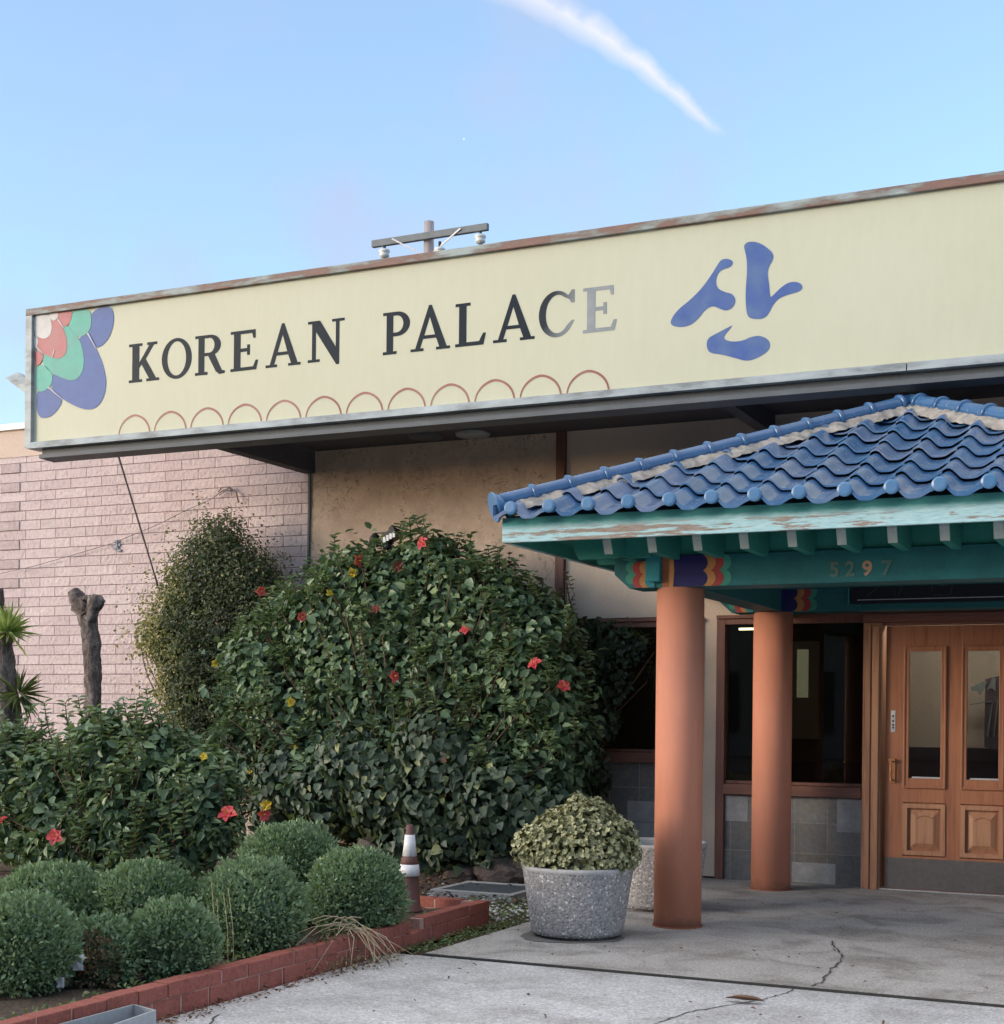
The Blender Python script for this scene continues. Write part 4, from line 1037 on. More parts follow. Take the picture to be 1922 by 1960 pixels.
# house number
def text_mesh(name, s, x, z, h, mat, parent, y, off=0.0):
    cu = bpy.data.curves.new(name, 'FONT'); cu.body = s; cu.size = h; cu.extrude = 0.0015; cu.offset = off; cu.resolution_u = 5
    tmp = bpy.data.objects.new(name + '_tmp', cu); COL.objects.link(tmp)
    dg = bpy.context.evaluated_depsgraph_get(); me = bpy.data.meshes.new_from_object(tmp.evaluated_get(dg))
    bpy.data.objects.remove(tmp); bpy.data.curves.remove(cu)
    b = base_of(parent)
    for v in me.vertices:
        vx, vz, k = v.co; v.co = (x + vx - b.x, y - k - b.y, z + vz - b.z)
    me.flip_normals(); me.materials.clear(); me.materials.append(mat); me.name = name
    o = bpy.data.objects.new(name, me); link(o, parent); return o
for ch, px, mt in (('5', 1597, 'bf_num1'), ('2', 1627, 'bf_num1'), ('9', 1660, 'b_number'), ('7', 1697, 'bf_num1')):
    p = at(px, 1108, 10.268)
    o = text_mesh('house_number', ch, p.x - 0.035, 2.547, 0.142, MT[mt], Pt, 10.266, 0.004)
    if ch == '9': tag(o, 'clearly painted numeral 9')
# ceiling, lookouts, fascia
MB().box(EX0 + 0.03, EX1 - 0.03, EY0 + 0.03, WY - 0.001, 2.875, 2.905).build('soffit_board', MT['teal_soffit'], Pt)
MB().box(-3.35, 2 * AX + 3.35, 10.575, 12.945, 2.70, 2.73).build('porch_ceiling', MT['teal'], Pt)
def lookout(a, dirv, ln, w=0.062):
    """level bracket under the eave: pale painted nose, teal sides"""
    zt, zm, zb = 2.873, 2.795, 2.705
    a = Vector((a[0], a[1], 0)); d_ = Vector((dirv[0], dirv[1], 0)); s_ = Vector((-d_.y, d_.x, 0))
    prof = [(0.0, zt), (0.0, zm), (0.045, zb), (ln, zb), (ln, zt)]
    poly = [a + d_ * u + Vector((0, 0, z)) - s_ * (w / 2) for u, z in prof]
    o = MB().prism(poly, s_ * w).build('rafter', MT['teal_soffit'], Pt)
    e = MB(); pr = [(-0.003, zt), (-0.003, zm), (0.042, zb)]
    v = [a + d_ * u + Vector((0, 0, z)) + s_ * (k * w / 2) for u, z in pr for k in (-1, 1)]
    v2 = [p + d_ * 0.002 for p in v]
    e.add(v + v2, [(0, 1, 3, 2), (2, 3, 5, 4), (6, 8, 9, 7), (8, 10, 11, 9)])
    e.build('painted_end', MT['raft_end'], o, fix=False)
for k in range(12): lookout((-3.77 + 0.331 * k, EY0 + 0.30), (0, 1), 0.584)
for k in range(9):
    lookout((EX0 + 0.30, 10.05 + 0.40 * k), (1, 0), 0.60)
    lookout((EX1 - 0.30, 10.05 + 0.40 * k), (-1, 0), 0.60)
def board(p, q_, th, name='fascia'):
    pass
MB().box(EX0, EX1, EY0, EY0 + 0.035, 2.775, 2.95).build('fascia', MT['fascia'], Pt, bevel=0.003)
MB().box(-3.9, 2 * AX + 3.9, 10.305, 10.33, 2.736, 2.874).build('blocking_board', MT['teal_soffit'], Pt)
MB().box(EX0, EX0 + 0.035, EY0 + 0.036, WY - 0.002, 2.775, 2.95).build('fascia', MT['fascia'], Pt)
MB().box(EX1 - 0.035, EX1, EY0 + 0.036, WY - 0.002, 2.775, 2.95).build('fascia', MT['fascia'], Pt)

MB().box(EX0 + 0.0355, EX0 + 0.05, EY0 + 0.036, WY - 0.003, 2.778, 2.874).build('fascia_lining', MT['teal_soffit'], Pt)
MB().box(EX1 - 0.05, EX1 - 0.0355, EY0 + 0.036, WY - 0.003, 2.778, 2.874).build('fascia_lining', MT['teal_soffit'], Pt)
# glazed S-tiles
TW, TEXP = 0.2905, 0.352
OH = 0.13
def tile_prof(s):
    """S-tile: rounded roll at its left edge, broad hollow, right edge tucked under the next roll"""
    if s < 0.13: return 0.026 + 0.014 * math.sin(PI / 2 * s / 0.13)
    if s < 0.48: return 0.003 + 0.037 * math.cos(PI * (s - 0.13) / 0.35)
    if s < 0.66: return -0.034
    return -0.034 + 0.040 * (0.5 - 0.5 * math.cos(PI * (s - 0.66) / 0.34))
SEG = [0.0, 0.05, 0.10, 0.15, 0.22, 0.29, 0.36, 0.43, 0.50, 0.58, 0.66, 0.74, 0.82, 0.90, 0.96, 0.999]
def roof_face(O, ud, vd, length, lclip, rclip, run, oh):
    """O eave corner, ud along eave, vd inwards; 45 degree clips where asked"""
    O = Vector(O); ud = Vector(ud); vd = Vector(vd)
    V = []; F = []; T = []
    ncourse = int(math.ceil((run + oh) / (TEXP * math.cos(math.atan(PITCH)))))
    ex = (run + oh) / ncourse
    for k in range(ncourse):
        v0 = -oh + k * ex; v1 = v0 + ex * 1.12
        u0l = max(v0, -oh) if lclip else 0.0
        rows = [(v0, -0.030, True), (v0, 0.0, False), ((v0 + v1) / 2, 0.0, False), (v1, 0.0, False)]
        ul = (v0 if lclip else 0) ; ur = length - (v0 if rclip else 0)
        PH = 0.091; ug = [(t_ + q_) * TW + PH for t_ in range(int(math.floor((ul - PH) / TW)), int(math.ceil((ur - PH) / TW))) for q_ in SEG]; nU = len(ug) - 1
        base = len(V)
        jit = [random.uniform(-0.004, 0.004) for _ in range(200)]
        for (v, dz, low) in rows:
            lo = max(v, -0.012) if lclip else 0; hi = length - max(v, -0.012) if rclip else length
            for i in range(nU + 1):
                u = ug[i]; ti = i // len(SEG); sq = SEG[i % len(SEG)]
                uc = min(max(u, lo), hi) if hi > lo else (lo + hi) / 2
                frac = (v - v0) / (v1 - v0)
                lift = 0.034 * (1 - frac)
                th = 0.013 if low and k > 0 else (0.030 if low else 0)
                tt = jit[ti % 200]
                z = TZ + PITCH * v + tile_prof(sq) + lift + tt * (1 - frac) - th
                vv_ = v
                p = O + ud * uc + vd * vv_; V.append((p.x, p.y, z)); T.append((math.sin((ti * 12.9898 + k * 78.233 + O.x * 3) ) * 43758.5453) % 1.0)
        W_ = nU + 1
        for r in range(3):
            for i in range(nU):
                F.append((base + r * W_ + i, base + r * W_ + i + 1, base + (r + 1) * W_ + i + 1, base + (r + 1) * W_ + i))
    return V, F, T
tV, tF, tT = [], [], []
for args in (((EX0, EY0, 0), (1, 0, 0), (0, 1, 0), EX1 - EX0, True, True, RUN, OH),
             ((EX0, WY, 0), (0, -1, 0), (1, 0, 0), WY - EY0, False, True, RUN, 0.03),
             ((EX1, EY0, 0), (0, 1, 0), (-1, 0, 0), WY - EY0, True, False, RUN, 0.03)):
    v, f, t_ = roof_face(*args); o_ = len(tV); tV += v; tT += t_; tF += [tuple(i + o_ for i in q) for q in f]
mb = MB(); mb.v = tV; mb.f = tF
to = mb.build('roof_tiles', MT['tile'], Pt, True, fix=False)
_a = to.data.attributes.new('tint', 'FLOAT', 'POINT'); _a.data.foreach_set('value', np.array(tT, dtype=np.float32))
bm = bmesh.new(); bm.from_mesh(to.data); bmesh.ops.dissolve_degenerate(bm, dist=1e-5, edges=bm.edges)
for e in bm.edges:
    if len(e.link_faces) == 2 and e.calc_face_angle(0) > 0.6: e.smooth = False
bm.to_mesh(to.data); bm.free()
MB().add([(EX0 + .02, EY0 + .02, 2.952), (EX1 - .02, EY0 + .02, 2.952), (EX1 - .02, WY - .01, 2.952), (EX0 + .02, WY - .01, 2.952), (AX, EY0 + RUN, TZ + PITCH * RUN - .10), (AX, WY - .01, TZ + PITCH * RUN - .10)],
         [(0, 1, 4), (1, 2, 5, 4), (3, 0, 4, 5), (2, 3, 5)]).build('roof_deck', MT['dark_metal'], Pt)
# round eave caps, one at every roll
caps = MB()
def eave_caps(O, ud, vd, length, cb):
    O = Vector(O); ud = Vector(ud); vd = Vector(vd)
    n = int(length / TW)
    for k in range(n + 1):
        u = k * TW + 0.12 * TW + 0.091
        if u < 0.03 or u > length - 0.03: continue
        c_ = O + ud * u - vd * (OH + 0.012); c_.z = 3.0
        axis = -vd; s_ = ud
        v = []; fs = []
        for r, d_ in ((0.038, -0.07), (0.047, -0.014), (0.047, 0.0), (0.033, 0.006), (0.0, 0.006)):
            for j in range(20):
                t = 2 * PI * j / 20
                v.append(c_ + s_ * (r * math.cos(t)) + Vector((0, 0, r * math.sin(t))) + axis * d_)
        for i in range(4):
            for j in range(20): fs.append((i * 20 + j, i * 20 + (j + 1) % 20, (i + 1) * 20 + (j + 1) % 20, (i + 1) * 20 + j))
        o = MB().add(v, fs).build('eave_cap', MT['tilecap'], Pt, False)
eave_caps((EX0, EY0, 0), (1, 0, 0), (0, 1, 0), EX1 - EX0, None)
# hip and ridge rolls
def ridge(a, b, first=True):
    a = Vector(a); b = Vector(b); ln = (b - a).length; d_ = (b - a) / ln
    n = int(ln / 0.292)
    rr = MB().tube([a + d_ * (ln * i / 24) for i in range(25)], 0.060, 18)
    o = rr.build('ridge_roll', MT['tile'], Pt, True)
    for k in range(n + 1):
        p = a + d_ * (0.30 + k * 0.292)
        if (p - a).length > ln: break
        MB().tube([p - d_ * 0.026, p - d_ * 0.020, p + d_ * 0.010, p + d_ * 0.016], [0.062, 0.079, 0.074, 0.062], 18).build('ridge_collar', MT['tile'], o, True)
    # mortar bedding
    V_ = []; F_ = []; nn_ = 120; W2 = 9
    side = d_.cross(Vector((0, 0, 1))).normalized(); up_ = side.cross(d_)
    for i in range(nn_ + 1):
        p = a + d_ * (0.06 + (ln - 0.06) * i / nn_)
        for j in range(W2):
            s_ = (j / (W2 - 1)) * 2 - 1
            wob = 0.150 + 0.055 * mnoise.noise(Vector((i * .37, 9 if s_ > 0 else 3, ln))) + 0.03 * mnoise.noise(Vector((i * 1.3, s_, 2)))
            q = p + side * (s_ * wob) + up_ * (-0.006 - 0.085 * s_ * s_ + random.uniform(-.008, .008))
            V_.append(tuple(q))
    for i in range(nn_):
        for j in range(W2 - 1): F_.append((i * W2 + j, i * W2 + j + 1, (i + 1) * W2 + j + 1, (i + 1) * W2 + j))
    m_ = MB(); m_.v = V_; m_.f = F_; m_.build('ridge_mortar', MT['mortar'], o, True)
    return d_
ZH0 = TZ + 0.05
apex = (AX, EY0 + RUN, AZ)
def hipstart(sx): return (AX + sx * (RUN + 0.035), EY0 - 0.035, ZH0 - PITCH * 0.035 + 0.012)
for sx in (-1, 1):
    a = Vector(hipstart(sx)); d_ = ridge(a, apex)
    # end disc, flared
    s_ = d_.cross(Vector((0, 0, 1))).normalized(); u_ = s_.cross(d_)
    v = []; fs = []; n = 22
    prof = ((0.058, 0.05), (0.080, 0.006), (0.098, -0.014), (0.094, -0.026), (0.0, -0.022))
    for r, k in prof:
        for j in range(n):
            t = 2 * PI * j / n
            zz = math.sin(t) * r; zz = zz * (1.25 if zz < 0 else 1)
            v.append(a + d_ * k + s_ * (math.cos(t) * r) + u_ * (zz - 0.012))
    for i in range(len(prof) - 1):
        for j in range(n): fs.append((i * n + j, i * n + (j + 1) % n, (i + 1) * n + (j + 1) % n, (i + 1) * n + j))
    MB().add(v, fs).build('hip_end_cap', MT['tilecap'], Pt, False)
ridge(apex, (AX, WY - 0.02, AZ))

# dark board over the door
bd = thing('black_signboard', 'black board with faint chalk-thin Korean strokes fixed on the teal beam above the door', 'sign', (AX, 12.93, 2.52))
_bl = at(1626, 1140, 12.90)
MB().box(_bl.x, 2 * AX - _bl.x, 12.90, 12.93, 2.555, 2.79).build('board', MT['board'], bd)
MB().box(_bl.x + 0.07, 2 * AX - _bl.x - 0.07, 12.894, 12.899, 2.585, 2.592).build('light_strip', MT['lightline'], bd)
MB().box(_bl.x - 0.012, _bl.x - 0.001, 12.89, 12.935, 2.55, 2.72).build('board_edge', MT['teal_light'], bd)
def stroke(pts):
    P = []
    for x, y in pts:
        p = at(1560 + x / 5.26, 980 + y / 5.26, 12.897); P.append(p)
    mb_ = MB()
    for i in range(len(P) - 1): mb_.bar(P[i], P[i + 1], 0.004, 0.004, (0, 1, 0))
    mb_.build('painted_stroke', MT['chalk'], bd)
for s_ in ([(520, 745), (600, 725)], [(660, 730), (600, 790), (520, 850)], [(810, 790), (800, 840)], [(885, 715), (860, 800), (835, 855)], [(1180, 715), (1180, 800)], [(1265, 740), (1340, 735)], [(1385, 740), (1375, 800), (1360, 830), (1185, 836)]):
    stroke(s_)

# ================================================================== ACROSS THE STREET (added, unseen: blocks low sky over the upper wall)
ob = thing('shop_building', 'two storey grey building across the street, mirrored in the dark window panes', 'building', (0, -30, 0))
MB().box(-43, 34, -42, -30, 0, 10.5).build('wall', speck('grey_render', (0.16, 0.155, 0.15), 0.1, 0.6, 0.9, 0.1, 20), ob)
MB().box(-43.3, 34.3, -42.3, -29.7, 10.5, 11.2).build('cornice', MT['tan_parapet'], ob)
for k in range(20):
    for z in (1.0, 6.0):
        MB().box(-41.5 + 3.8 * k, -39.3 + 3.8 * k, -30.0, -29.93, z, z + 2.4).build('window', MT['board'], ob)

# ================================================================== POTS
def pot(name, cx, cy, R, r, h, label, group):
    t = thing(name, label, 'planter', (cx, cy, 0), group)
    MB().lathe([(r * 0.84, 0.0), (r * 0.84, 0.022), (r, 0.024), (r * 1.03, 0.05), (R * 0.93, h * 0.62), (R * 0.985, h * 0.9), (R, h - 0.03)], (cx, cy, 0), 64).build('bowl', MT['aggregate'], t, True)
    MB().lathe([(R, h - 0.03), (R * 1.012, h - 0.02), (R * 1.008, h - 0.004), (R * 0.985, h), (R * 0.90, h), (R * 0.87, h - 0.02), (R * 0.86, h - 0.09)], (cx, cy, 0), 64, False, False).build('rim', MT['pot_rim'], t, True)
    MB().lathe([(0.0, h - 0.08), (R * 0.865, h - 0.085)], (cx, cy, 0), 40, False, False).build('soil', MT['soil'], t)
    return t
pot('concrete_planter', -3.925, 9.62, 0.395, 0.318, 0.50, 'grey pebble-faced concrete planter holding the domed succulent in front', 'round pebble-faced planters')
pot('concrete_planter', -3.92, 11.32, 0.40, 0.32, 0.54, 'bare pebble-faced planter half hidden behind the front column', 'round pebble-faced planters')
stn = MB(); rr = random.Random(4); n = 40; pts = []
for i in range(n):
    a = 2 * PI * i / n; r_ = 0.33 + 0.03 * math.sin(3 * a + 1) + rr.uniform(-.015, .015)
    pts.append((-3.95 + r_ * math.cos(a) * 1.1, 9.55 + r_ * math.sin(a), 0.004))
stn.add(pts, [tuple(range(n))]); o = stn.build('pot_stain', MT['stain']); tag(o, kind='structure')

def rosettes(C, Nn, per, L0, W0, shape, name, mat, parent, elev=1.0):
    n = len(C); C = np.repeat(C, per, 0); Nr = np.repeat(Nn, per, 0)
    u = rnd_unit(len(C)); u = unit(u - (u * Nr).sum(1, keepdims=True) * Nr)
    D = unit(u + Nr * (elev * RNG.random((len(C), 1)) * 1.4))
    Nl = unit(Nr - 0.6 * u)
    Ln = L0 * RNG.uniform(.7, 1.15, len(C)); Wd = W0 * RNG.uniform(.8, 1.15, len(C))
    V, F = leaf_cloud(C, Nl, D, Ln, Wd, shape, 0.10, 0.10)
    tint = np.repeat(np.clip(np.repeat(RNG.normal(.5, .2, n), per) + RNG.normal(0, .12, len(C)), 0, 1), 6)
    return np_mesh(name, V, F, mat, parent, tint)
jd = thing('succulent_plant', 'dome of pale olive succulent rosettes filling the front concrete planter', 'plant', (-3.925, 9.62, 0.45))
bl = [((-3.92, 9.62, 0.56), (0.375, 0.37, 0.36)), ((-3.86, 9.60, 0.73), (0.25, 0.26, 0.23)), ((-4.12, 9.52, 0.60), (0.24, 0.23, 0.20)), ((-3.72, 9.6, 0.62), (0.24, 0.26, 0.24)), ((-3.93, 9.60, 0.88), (0.08, 0.08, 0.12)), ((-3.77, 9.6, 0.87), (0.07, 0.07, 0.10))]
P, No = blob_shell(bl, 4300, 0.88, 1.06, 0.86, 0.05)
k = P[:, 2] > 0.485; P, No = P[k], No[k]
core('inner_foliage', bl[:4], 3000, .05, MT['f_jade'], jd, .6, .85, .46, .1)
rosettes(P, unit(No + [0, 0, .2] + .45 * RNG.normal(size=No.shape)), 9, 0.022, 0.015, 'round', 'foliage', MT['f_jade'], jd)

# ================================================================== COLLARED CONE
cn = thing('traffic_cone', 'slim faded brown cone with two dirty white bands standing in the brick border', 'cone', (-5.27, 9.60, 0.08))
cz = 0.08
MB().lathe([(0.10, 0.0), (0.10, 0.02), (0.086, 0.024), (0.070, 0.22), (0.049, 0.44), (0.026, 0.645), (0.018, 0.65), (0.016, 0.60)], (-5.27, 9.6, cz), 28).build('body', MT['cone_body'], cn, True)
for (z0, r0, z1, r1) in ((0.27, 0.080, 0.355, 0.070), (0.415, 0.0545, 0.575, 0.0375)):
    MB().lathe([(r0 - .004, z0), (r0, z0 + .001), (r1, z1 - .001), (r1 - .004, z1)], (-5.27, 9.6, cz), 28, False, False).build('reflective_band', MT['cone_white'], cn, True)
MB().lathe([(0.066, 0.357), (0.068, 0.36), (0.060, 0.405), (0.056, 0.41)], (-5.27, 9.6, cz), 28, False, False).build('dark_collar', MT['cone_body'], cn, True)

# ================================================================== BRICK BORDER
bb = thing('brick_border', 'low red brick planting border two courses high along the driveway', 'border', (-4.75, 8.0, 0))
bk = MB(); rr = random.Random(9)
def brick(x0, x1, y0, y1, z0, z1):
    j = lambda: rr.uniform(-.005, .005)
    bk.box(x0 + j(), x1 + j(), y0 + 0.005, y1 - 0.005, z0 + 0.002, z1 + j() * 0.6)
LB = 0.235
for c_ in range(2):
    y = 2.9 + (LB / 2 if c_ else 0)
    while y < 9.90:
        y1 = min(y + LB, 9.93)
        if not (8.60 < (y + y1) / 2 < 8.84 and c_ == 1):
            sh = 0.028 if y > 8.6 else 0.0
            brick(-4.835 - sh, -4.735 - sh, y, y1, (-0.03, 0.082)[c_], 0.080 + c_ * 0.080)
        y = y1
    x = -4.86 - (0.1 if c_ else 0)
    while x > -6.0:
        brick(x - LB + 0.005, x - 0.005, 9.85, 9.945, c_ * 0.082, 0.08 + c_ * 0.080); x -= LB
bk.build('bricks', MT['redbrick'], bb, bevel=0.005)
mo = MB().box(-4.828, -4.742, 2.9, 8.60, -0.03, 0.150).box(-4.856, -4.770, 8.84, 9.92, 0, 0.150).box(-6.1, -4.87, 9.857, 9.938, 0, 0.150)
mo.build('mortar', MT['brick_mortar'], bb)
sl_ = MB()
nx, ny = 60, 70
for j in range(ny + 1):
    for i in range(nx + 1):
        x = -11.0 + (11.0 - 4.83) * i / nx; y = 2.9 + (9.86 - 2.9) * j / ny
        sl_.v.append((x, y, 0.085 + random.uniform(-.012, .012)))
for j in range(ny):
    for i in range(nx): sl_.f.append((j * (nx + 1) + i, j * (nx + 1) + i + 1, (j + 1) * (nx + 1) + i + 1, (j + 1) * (nx + 1) + i))
o = sl_.build('planting_bed', MT['soil'], smooth=True); tag(o, kind='structure')
bed = MB()
nx, ny = 60, 30
for j in range(ny + 1):
    for i in range(nx + 1):
        x = -14 + (14 - 4.52) * i / nx; y = 9.95 + (WY - 9.95) * j / ny
        bed.v.append((x, y, -0.04 + random.uniform(-.02, .02) + 0.16 * max(0, min(1, (-5.6 - x) / 0.8)) * max(0, min(1, (y - 12.0) / .6))))
for j in range(ny):
    for i in range(nx): bed.f.append((j * (nx + 1) + i, j * (nx + 1) + i + 1, (j + 1) * (nx + 1) + i + 1, (j + 1) * (nx + 1) + i))
o = bed.build('garden_bed', MT['soil'], smooth=True); tag(o, kind='structure')

# ================================================================== PLANTS
# --- big hibiscus
hb = thing('hibiscus_bush', 'largest dark green hibiscus, dotted with red and yellow flowers, against the stucco wall', 'bush', (-7.1, 12.8, 0))
HB = [pblob(*q, 12.75, 1.0, .52) for q in ((768, 1160, 105), (690, 1130, 80), (640, 1205, 95), (525, 1275, 88), (575, 1195, 62), (880, 1145, 85), (960, 1175, 85), (1030, 1215, 72), (560, 1370, 140), (720, 1310, 150), (880, 1300, 150), (1010, 1320, 108), (1055, 1430, 82), (640, 1470, 120), (780, 1470, 140), (920, 1460, 140), (490, 1430, 80), (820, 1090, 65), (1040, 1510, 80))]
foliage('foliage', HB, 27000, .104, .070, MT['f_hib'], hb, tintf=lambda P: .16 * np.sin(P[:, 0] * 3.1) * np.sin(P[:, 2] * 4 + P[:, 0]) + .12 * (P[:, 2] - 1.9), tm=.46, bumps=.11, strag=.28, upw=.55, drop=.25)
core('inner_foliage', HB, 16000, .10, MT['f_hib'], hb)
tops = [at(x, y, 12.6) for x, y in ((592, 1070), (600, 1082), (690, 1052), (715, 1046), (735, 1060), (760, 1062), (800, 1048), (830, 1058), (862, 1046), (850, 1070), (880, 1080), (915, 1085), (985, 1075), (948, 1075), (940, 1100), (1000, 1100), (655, 1095), (545, 1118), (520, 1125), (630, 1108), (470, 1180), (450, 1210), (1030, 1125), (1060, 1130), (780, 1075), (420, 1260))]
shoots('shoot_leaves', tops, MT['f_hib'], hb, 8, .098, .06, .30, .66)
sprigs(HB, 230, hb, MT['f_hib'], .10, .064, .24, .70, 41)
dk = [at(x, y, 12.7) for x, y in ((868, 1040), (878, 1052), (952, 1050), (975, 1062), (1012, 1096), (1040, 1110), (1085, 1098))]
shoots('dark_shoot_leaves', dk, leafmat('bronze_leaf', [(0, (.05, .035, .025)), (1, (.11, .065, .04))], .5), hb, 5, .07, .042, .2, .5, 5)
stems('branches', (-7.1, 12.85, -.02), [at(x, y, 12.75) for x, y in ((600, 1180), (700, 1120), (800, 1120), (900, 1140), (1000, 1200), (520, 1300), (960, 1400), (640, 1400))], .03, MT['twig'], hb)
HB_FLOWERS = [(499, 1131, 'r', .12), (578, 1180, 'r', .13), (719, 1166, 'd', .10), (893, 1206, 'r', .125), (1022, 1272, 'r', .145), (754, 1295, 'r', .13), (1078, 1315, 'r', .14), (809, 1040, 'r', .13), (685, 1073, 'r', .12), (760, 1084, 'd', .12),
             (676, 1096, 'y', .11), (556, 1344, 'y', .105), (630, 1135, 'y', .075), (592, 1133, 'y', .06), (412, 1270, 'y', .09), (478, 1475, 'y', .09), (486, 1508, 'r', .13), (505, 1560, 'r', .14), (436, 1558, 'r', .155), (510, 1540, 'y', .11), (390, 1448, 'y', .07), (565, 1430, 'y', .04), (851, 1455, 'd', .05)]


# --- ivy mound at the foot of the hibiscus, hanging heart-shaped leaves
iv = thing('ivy_mound', 'mound of hanging grey-green heart-shaped ivy leaves below the large hibiscus', 'ivy', (-6.6, 12.4, 0))
IV = [pblob(*q, 12.45, 1.0, .42) for q in ((560, 1490, 75), (640, 1520, 85), (740, 1510, 95), (850, 1520, 110), (960, 1540, 95), (1035, 1560, 68), (790, 1600, 68), (870, 1610, 66), (950, 1620, 55), (810, 1640, 38), (690, 1465, 90), (840, 1430, 90), (530, 1555, 50))]
foliage('foliage', IV, 8200, .098, .092, MT['f_ivy'], iv, 'heart', .84, 1.07, .80, .1, 1.5, .48, .26, zmin=.03, rand=.35)
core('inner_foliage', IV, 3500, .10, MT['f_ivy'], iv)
stems('vines', (-6.6, 12.6, -.02), [at(x, y, 12.5) for x, y in ((560, 1490), (700, 1480), (800, 1480), (900, 1500), (1000, 1540), (850, 1600))], .014, MT['twig'], iv, 4)
# --- ivy over the left window
wv = thing('window_vine', 'dark climbing vine hanging over the window between the hibiscus and the front column', 'vine', (-5.3, 13.4, 1.2))
WV = [pblob(*q, 13.42, .35, .13) for q in ((1100, 1235, 48), (1150, 1225, 42), (1190, 1240, 38), (1120, 1300, 60), (1165, 1300, 45), (1100, 1380, 60), (1095, 1460, 62), (1145, 1380, 40), (1090, 1530, 60), (1215, 1230, 22), (1130, 1480, 40))]
foliage('foliage', WV, 3600, .075, .068, MT['f_vine'], wv, 'heart', .75, 1.1, .70, .15, 1.0, .45, .25, cull=False)
tr_ = [at(x, y, 13.5) for x, y in ((1085, 1110), (1092, 1150), (1075, 1130), (1100, 1190), (1240, 1215), (1232, 1240), (1245, 1270), (1200, 1185))]
shoots('shoot_leaves', tr_, MT['f_vine'], wv, 4, .06, .05, .18, .5, 9)
stems('vines', (-5.5, 13.5, .0), [at(x, y, 13.5) for x, y in ((1085, 1110), (1100, 1235), (1190, 1230), (1120, 1350))], .010, MT['twig'], wv, 8)

# --- tall fine-leaved shrub against the block wall
sh = thing('tall_shrub', 'tall narrow fine-leaved shrub with yellowish left side against the pink block wall', 'shrub', (-9.5, 13.15, 0))
SH = [pblob(*q, 13.15, .8, .36) for q in ((425, 1050, 56), (400, 1110, 72), (455, 1105, 66), (495, 1120, 48), (360, 1130, 48), (350, 1190, 70), (430, 1190, 85), (490, 1190, 52), (300, 1222, 36), (330, 1225, 40), (380, 1260, 75), (440, 1280, 70), (350, 1320, 50), (400, 1350, 72), (390, 1430, 75), (430, 1500, 70), (350, 1420, 50))]
yl = at(330, 1200, 13.15).x
foliage('foliage', SH, 52000, .040, .027, MT['f_small'], sh, 'round', .62, 1.20, .60, .5, .1, .45, .24, tintf=lambda P: np.clip((yl + .42 - P[:, 0]) * 1.0, -.10, .55) + .18 * np.sin(P[:, 0] * 9) * np.sin(P[:, 2] * 8), bumps=.24, strag=.8)
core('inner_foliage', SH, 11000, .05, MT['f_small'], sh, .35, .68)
tp = [at(x, y, 13.1) for x, y in ((418, 985), (440, 990), (400, 1010), (375, 1030), (340, 1080), (330, 1110), (310, 1120), (462, 1020), (500, 1050), (528, 1075), (540, 1095), (290, 1175), (275, 1205), (270, 1235), (300, 1260), (430, 975), (355, 1055), (300, 1150), (480, 1035), (320, 1180))]
shoots('shoot_leaves', tp, MT['f_small'], sh, 13, .032, .02, .34, .6, 12)
stems('branches', (-9.5, 13.2, -.02), [at(x, y, 13.15) for x, y in ((425, 1020), (400, 1100), (470, 1090), (345, 1180), (300, 1220), (430, 1200), (380, 1320))], .022, MT['twig'], sh, 6)

# --- left hibiscus
h2 = thing('hibiscus_bush', 'lower loose hibiscus with big drooping leaves behind the clipped round shrubs at left', 'bush', (-8.0, 9.5, .08))
H2 = [pblob(*q, 9.45, .9, .45) for q in ((205, 1440, 72), (300, 1455, 70), (110, 1500, 75), (40, 1500, 70), (365, 1520, 76), (260, 1550, 100), (140, 1590, 92), (225, 1620, 80), (340, 1610, 75), (405, 1580, 52), (50, 1590, 62), (395, 1500, 60), (300, 1660, 60), (20, 1440, 50))]
foliage('foliage', H2, 11500, .100, .064, MT['f_hib'], h2, tintf=lambda P: .12 * np.sin(P[:, 0] * 5) * np.sin(P[:, 2] * 6), tm=.36, inner=.74, bumps=.14, zmin=.12, strag=.28, upw=.5, drop=.35)
core('inner_foliage', H2, 6000, .09, MT['f_hib'], h2, zmin=.12)
sprigs(H2, 90, h2, MT['f_hib'], .095, .06, .24, .62, 42)
tp = [at(x, y, 9.4) for x, y in ((280, 1322), (225, 1345), (262, 1340), (300, 1355), (85, 1345), (60, 1352), (125, 1345), (150, 1335), (200, 1372), (330, 1365), (345, 1400), (310, 1380), (40, 1380), (100, 1390), (175, 1380), (395, 1430), (240, 1390), (20, 1400))]
shoots('shoot_leaves', tp, MT['f_hib'], h2, 7, .088, .05, .26, .5, 21)
stems('branches', (-8.0, 9.55, .08), [at(x, y, 9.45) for x, y in ((280, 1400), (200, 1420), (100, 1440), (330, 1480), (40, 1500), (380, 1560), (220, 1560))], .018, MT['twig'], h2, 3)
add_flowers(HB_FLOWERS, HB + IV + H2, hb)
add_flowers([(106, 1601, 'r', .13), (4, 1572, 'r', .12)], H2, h2, .19)

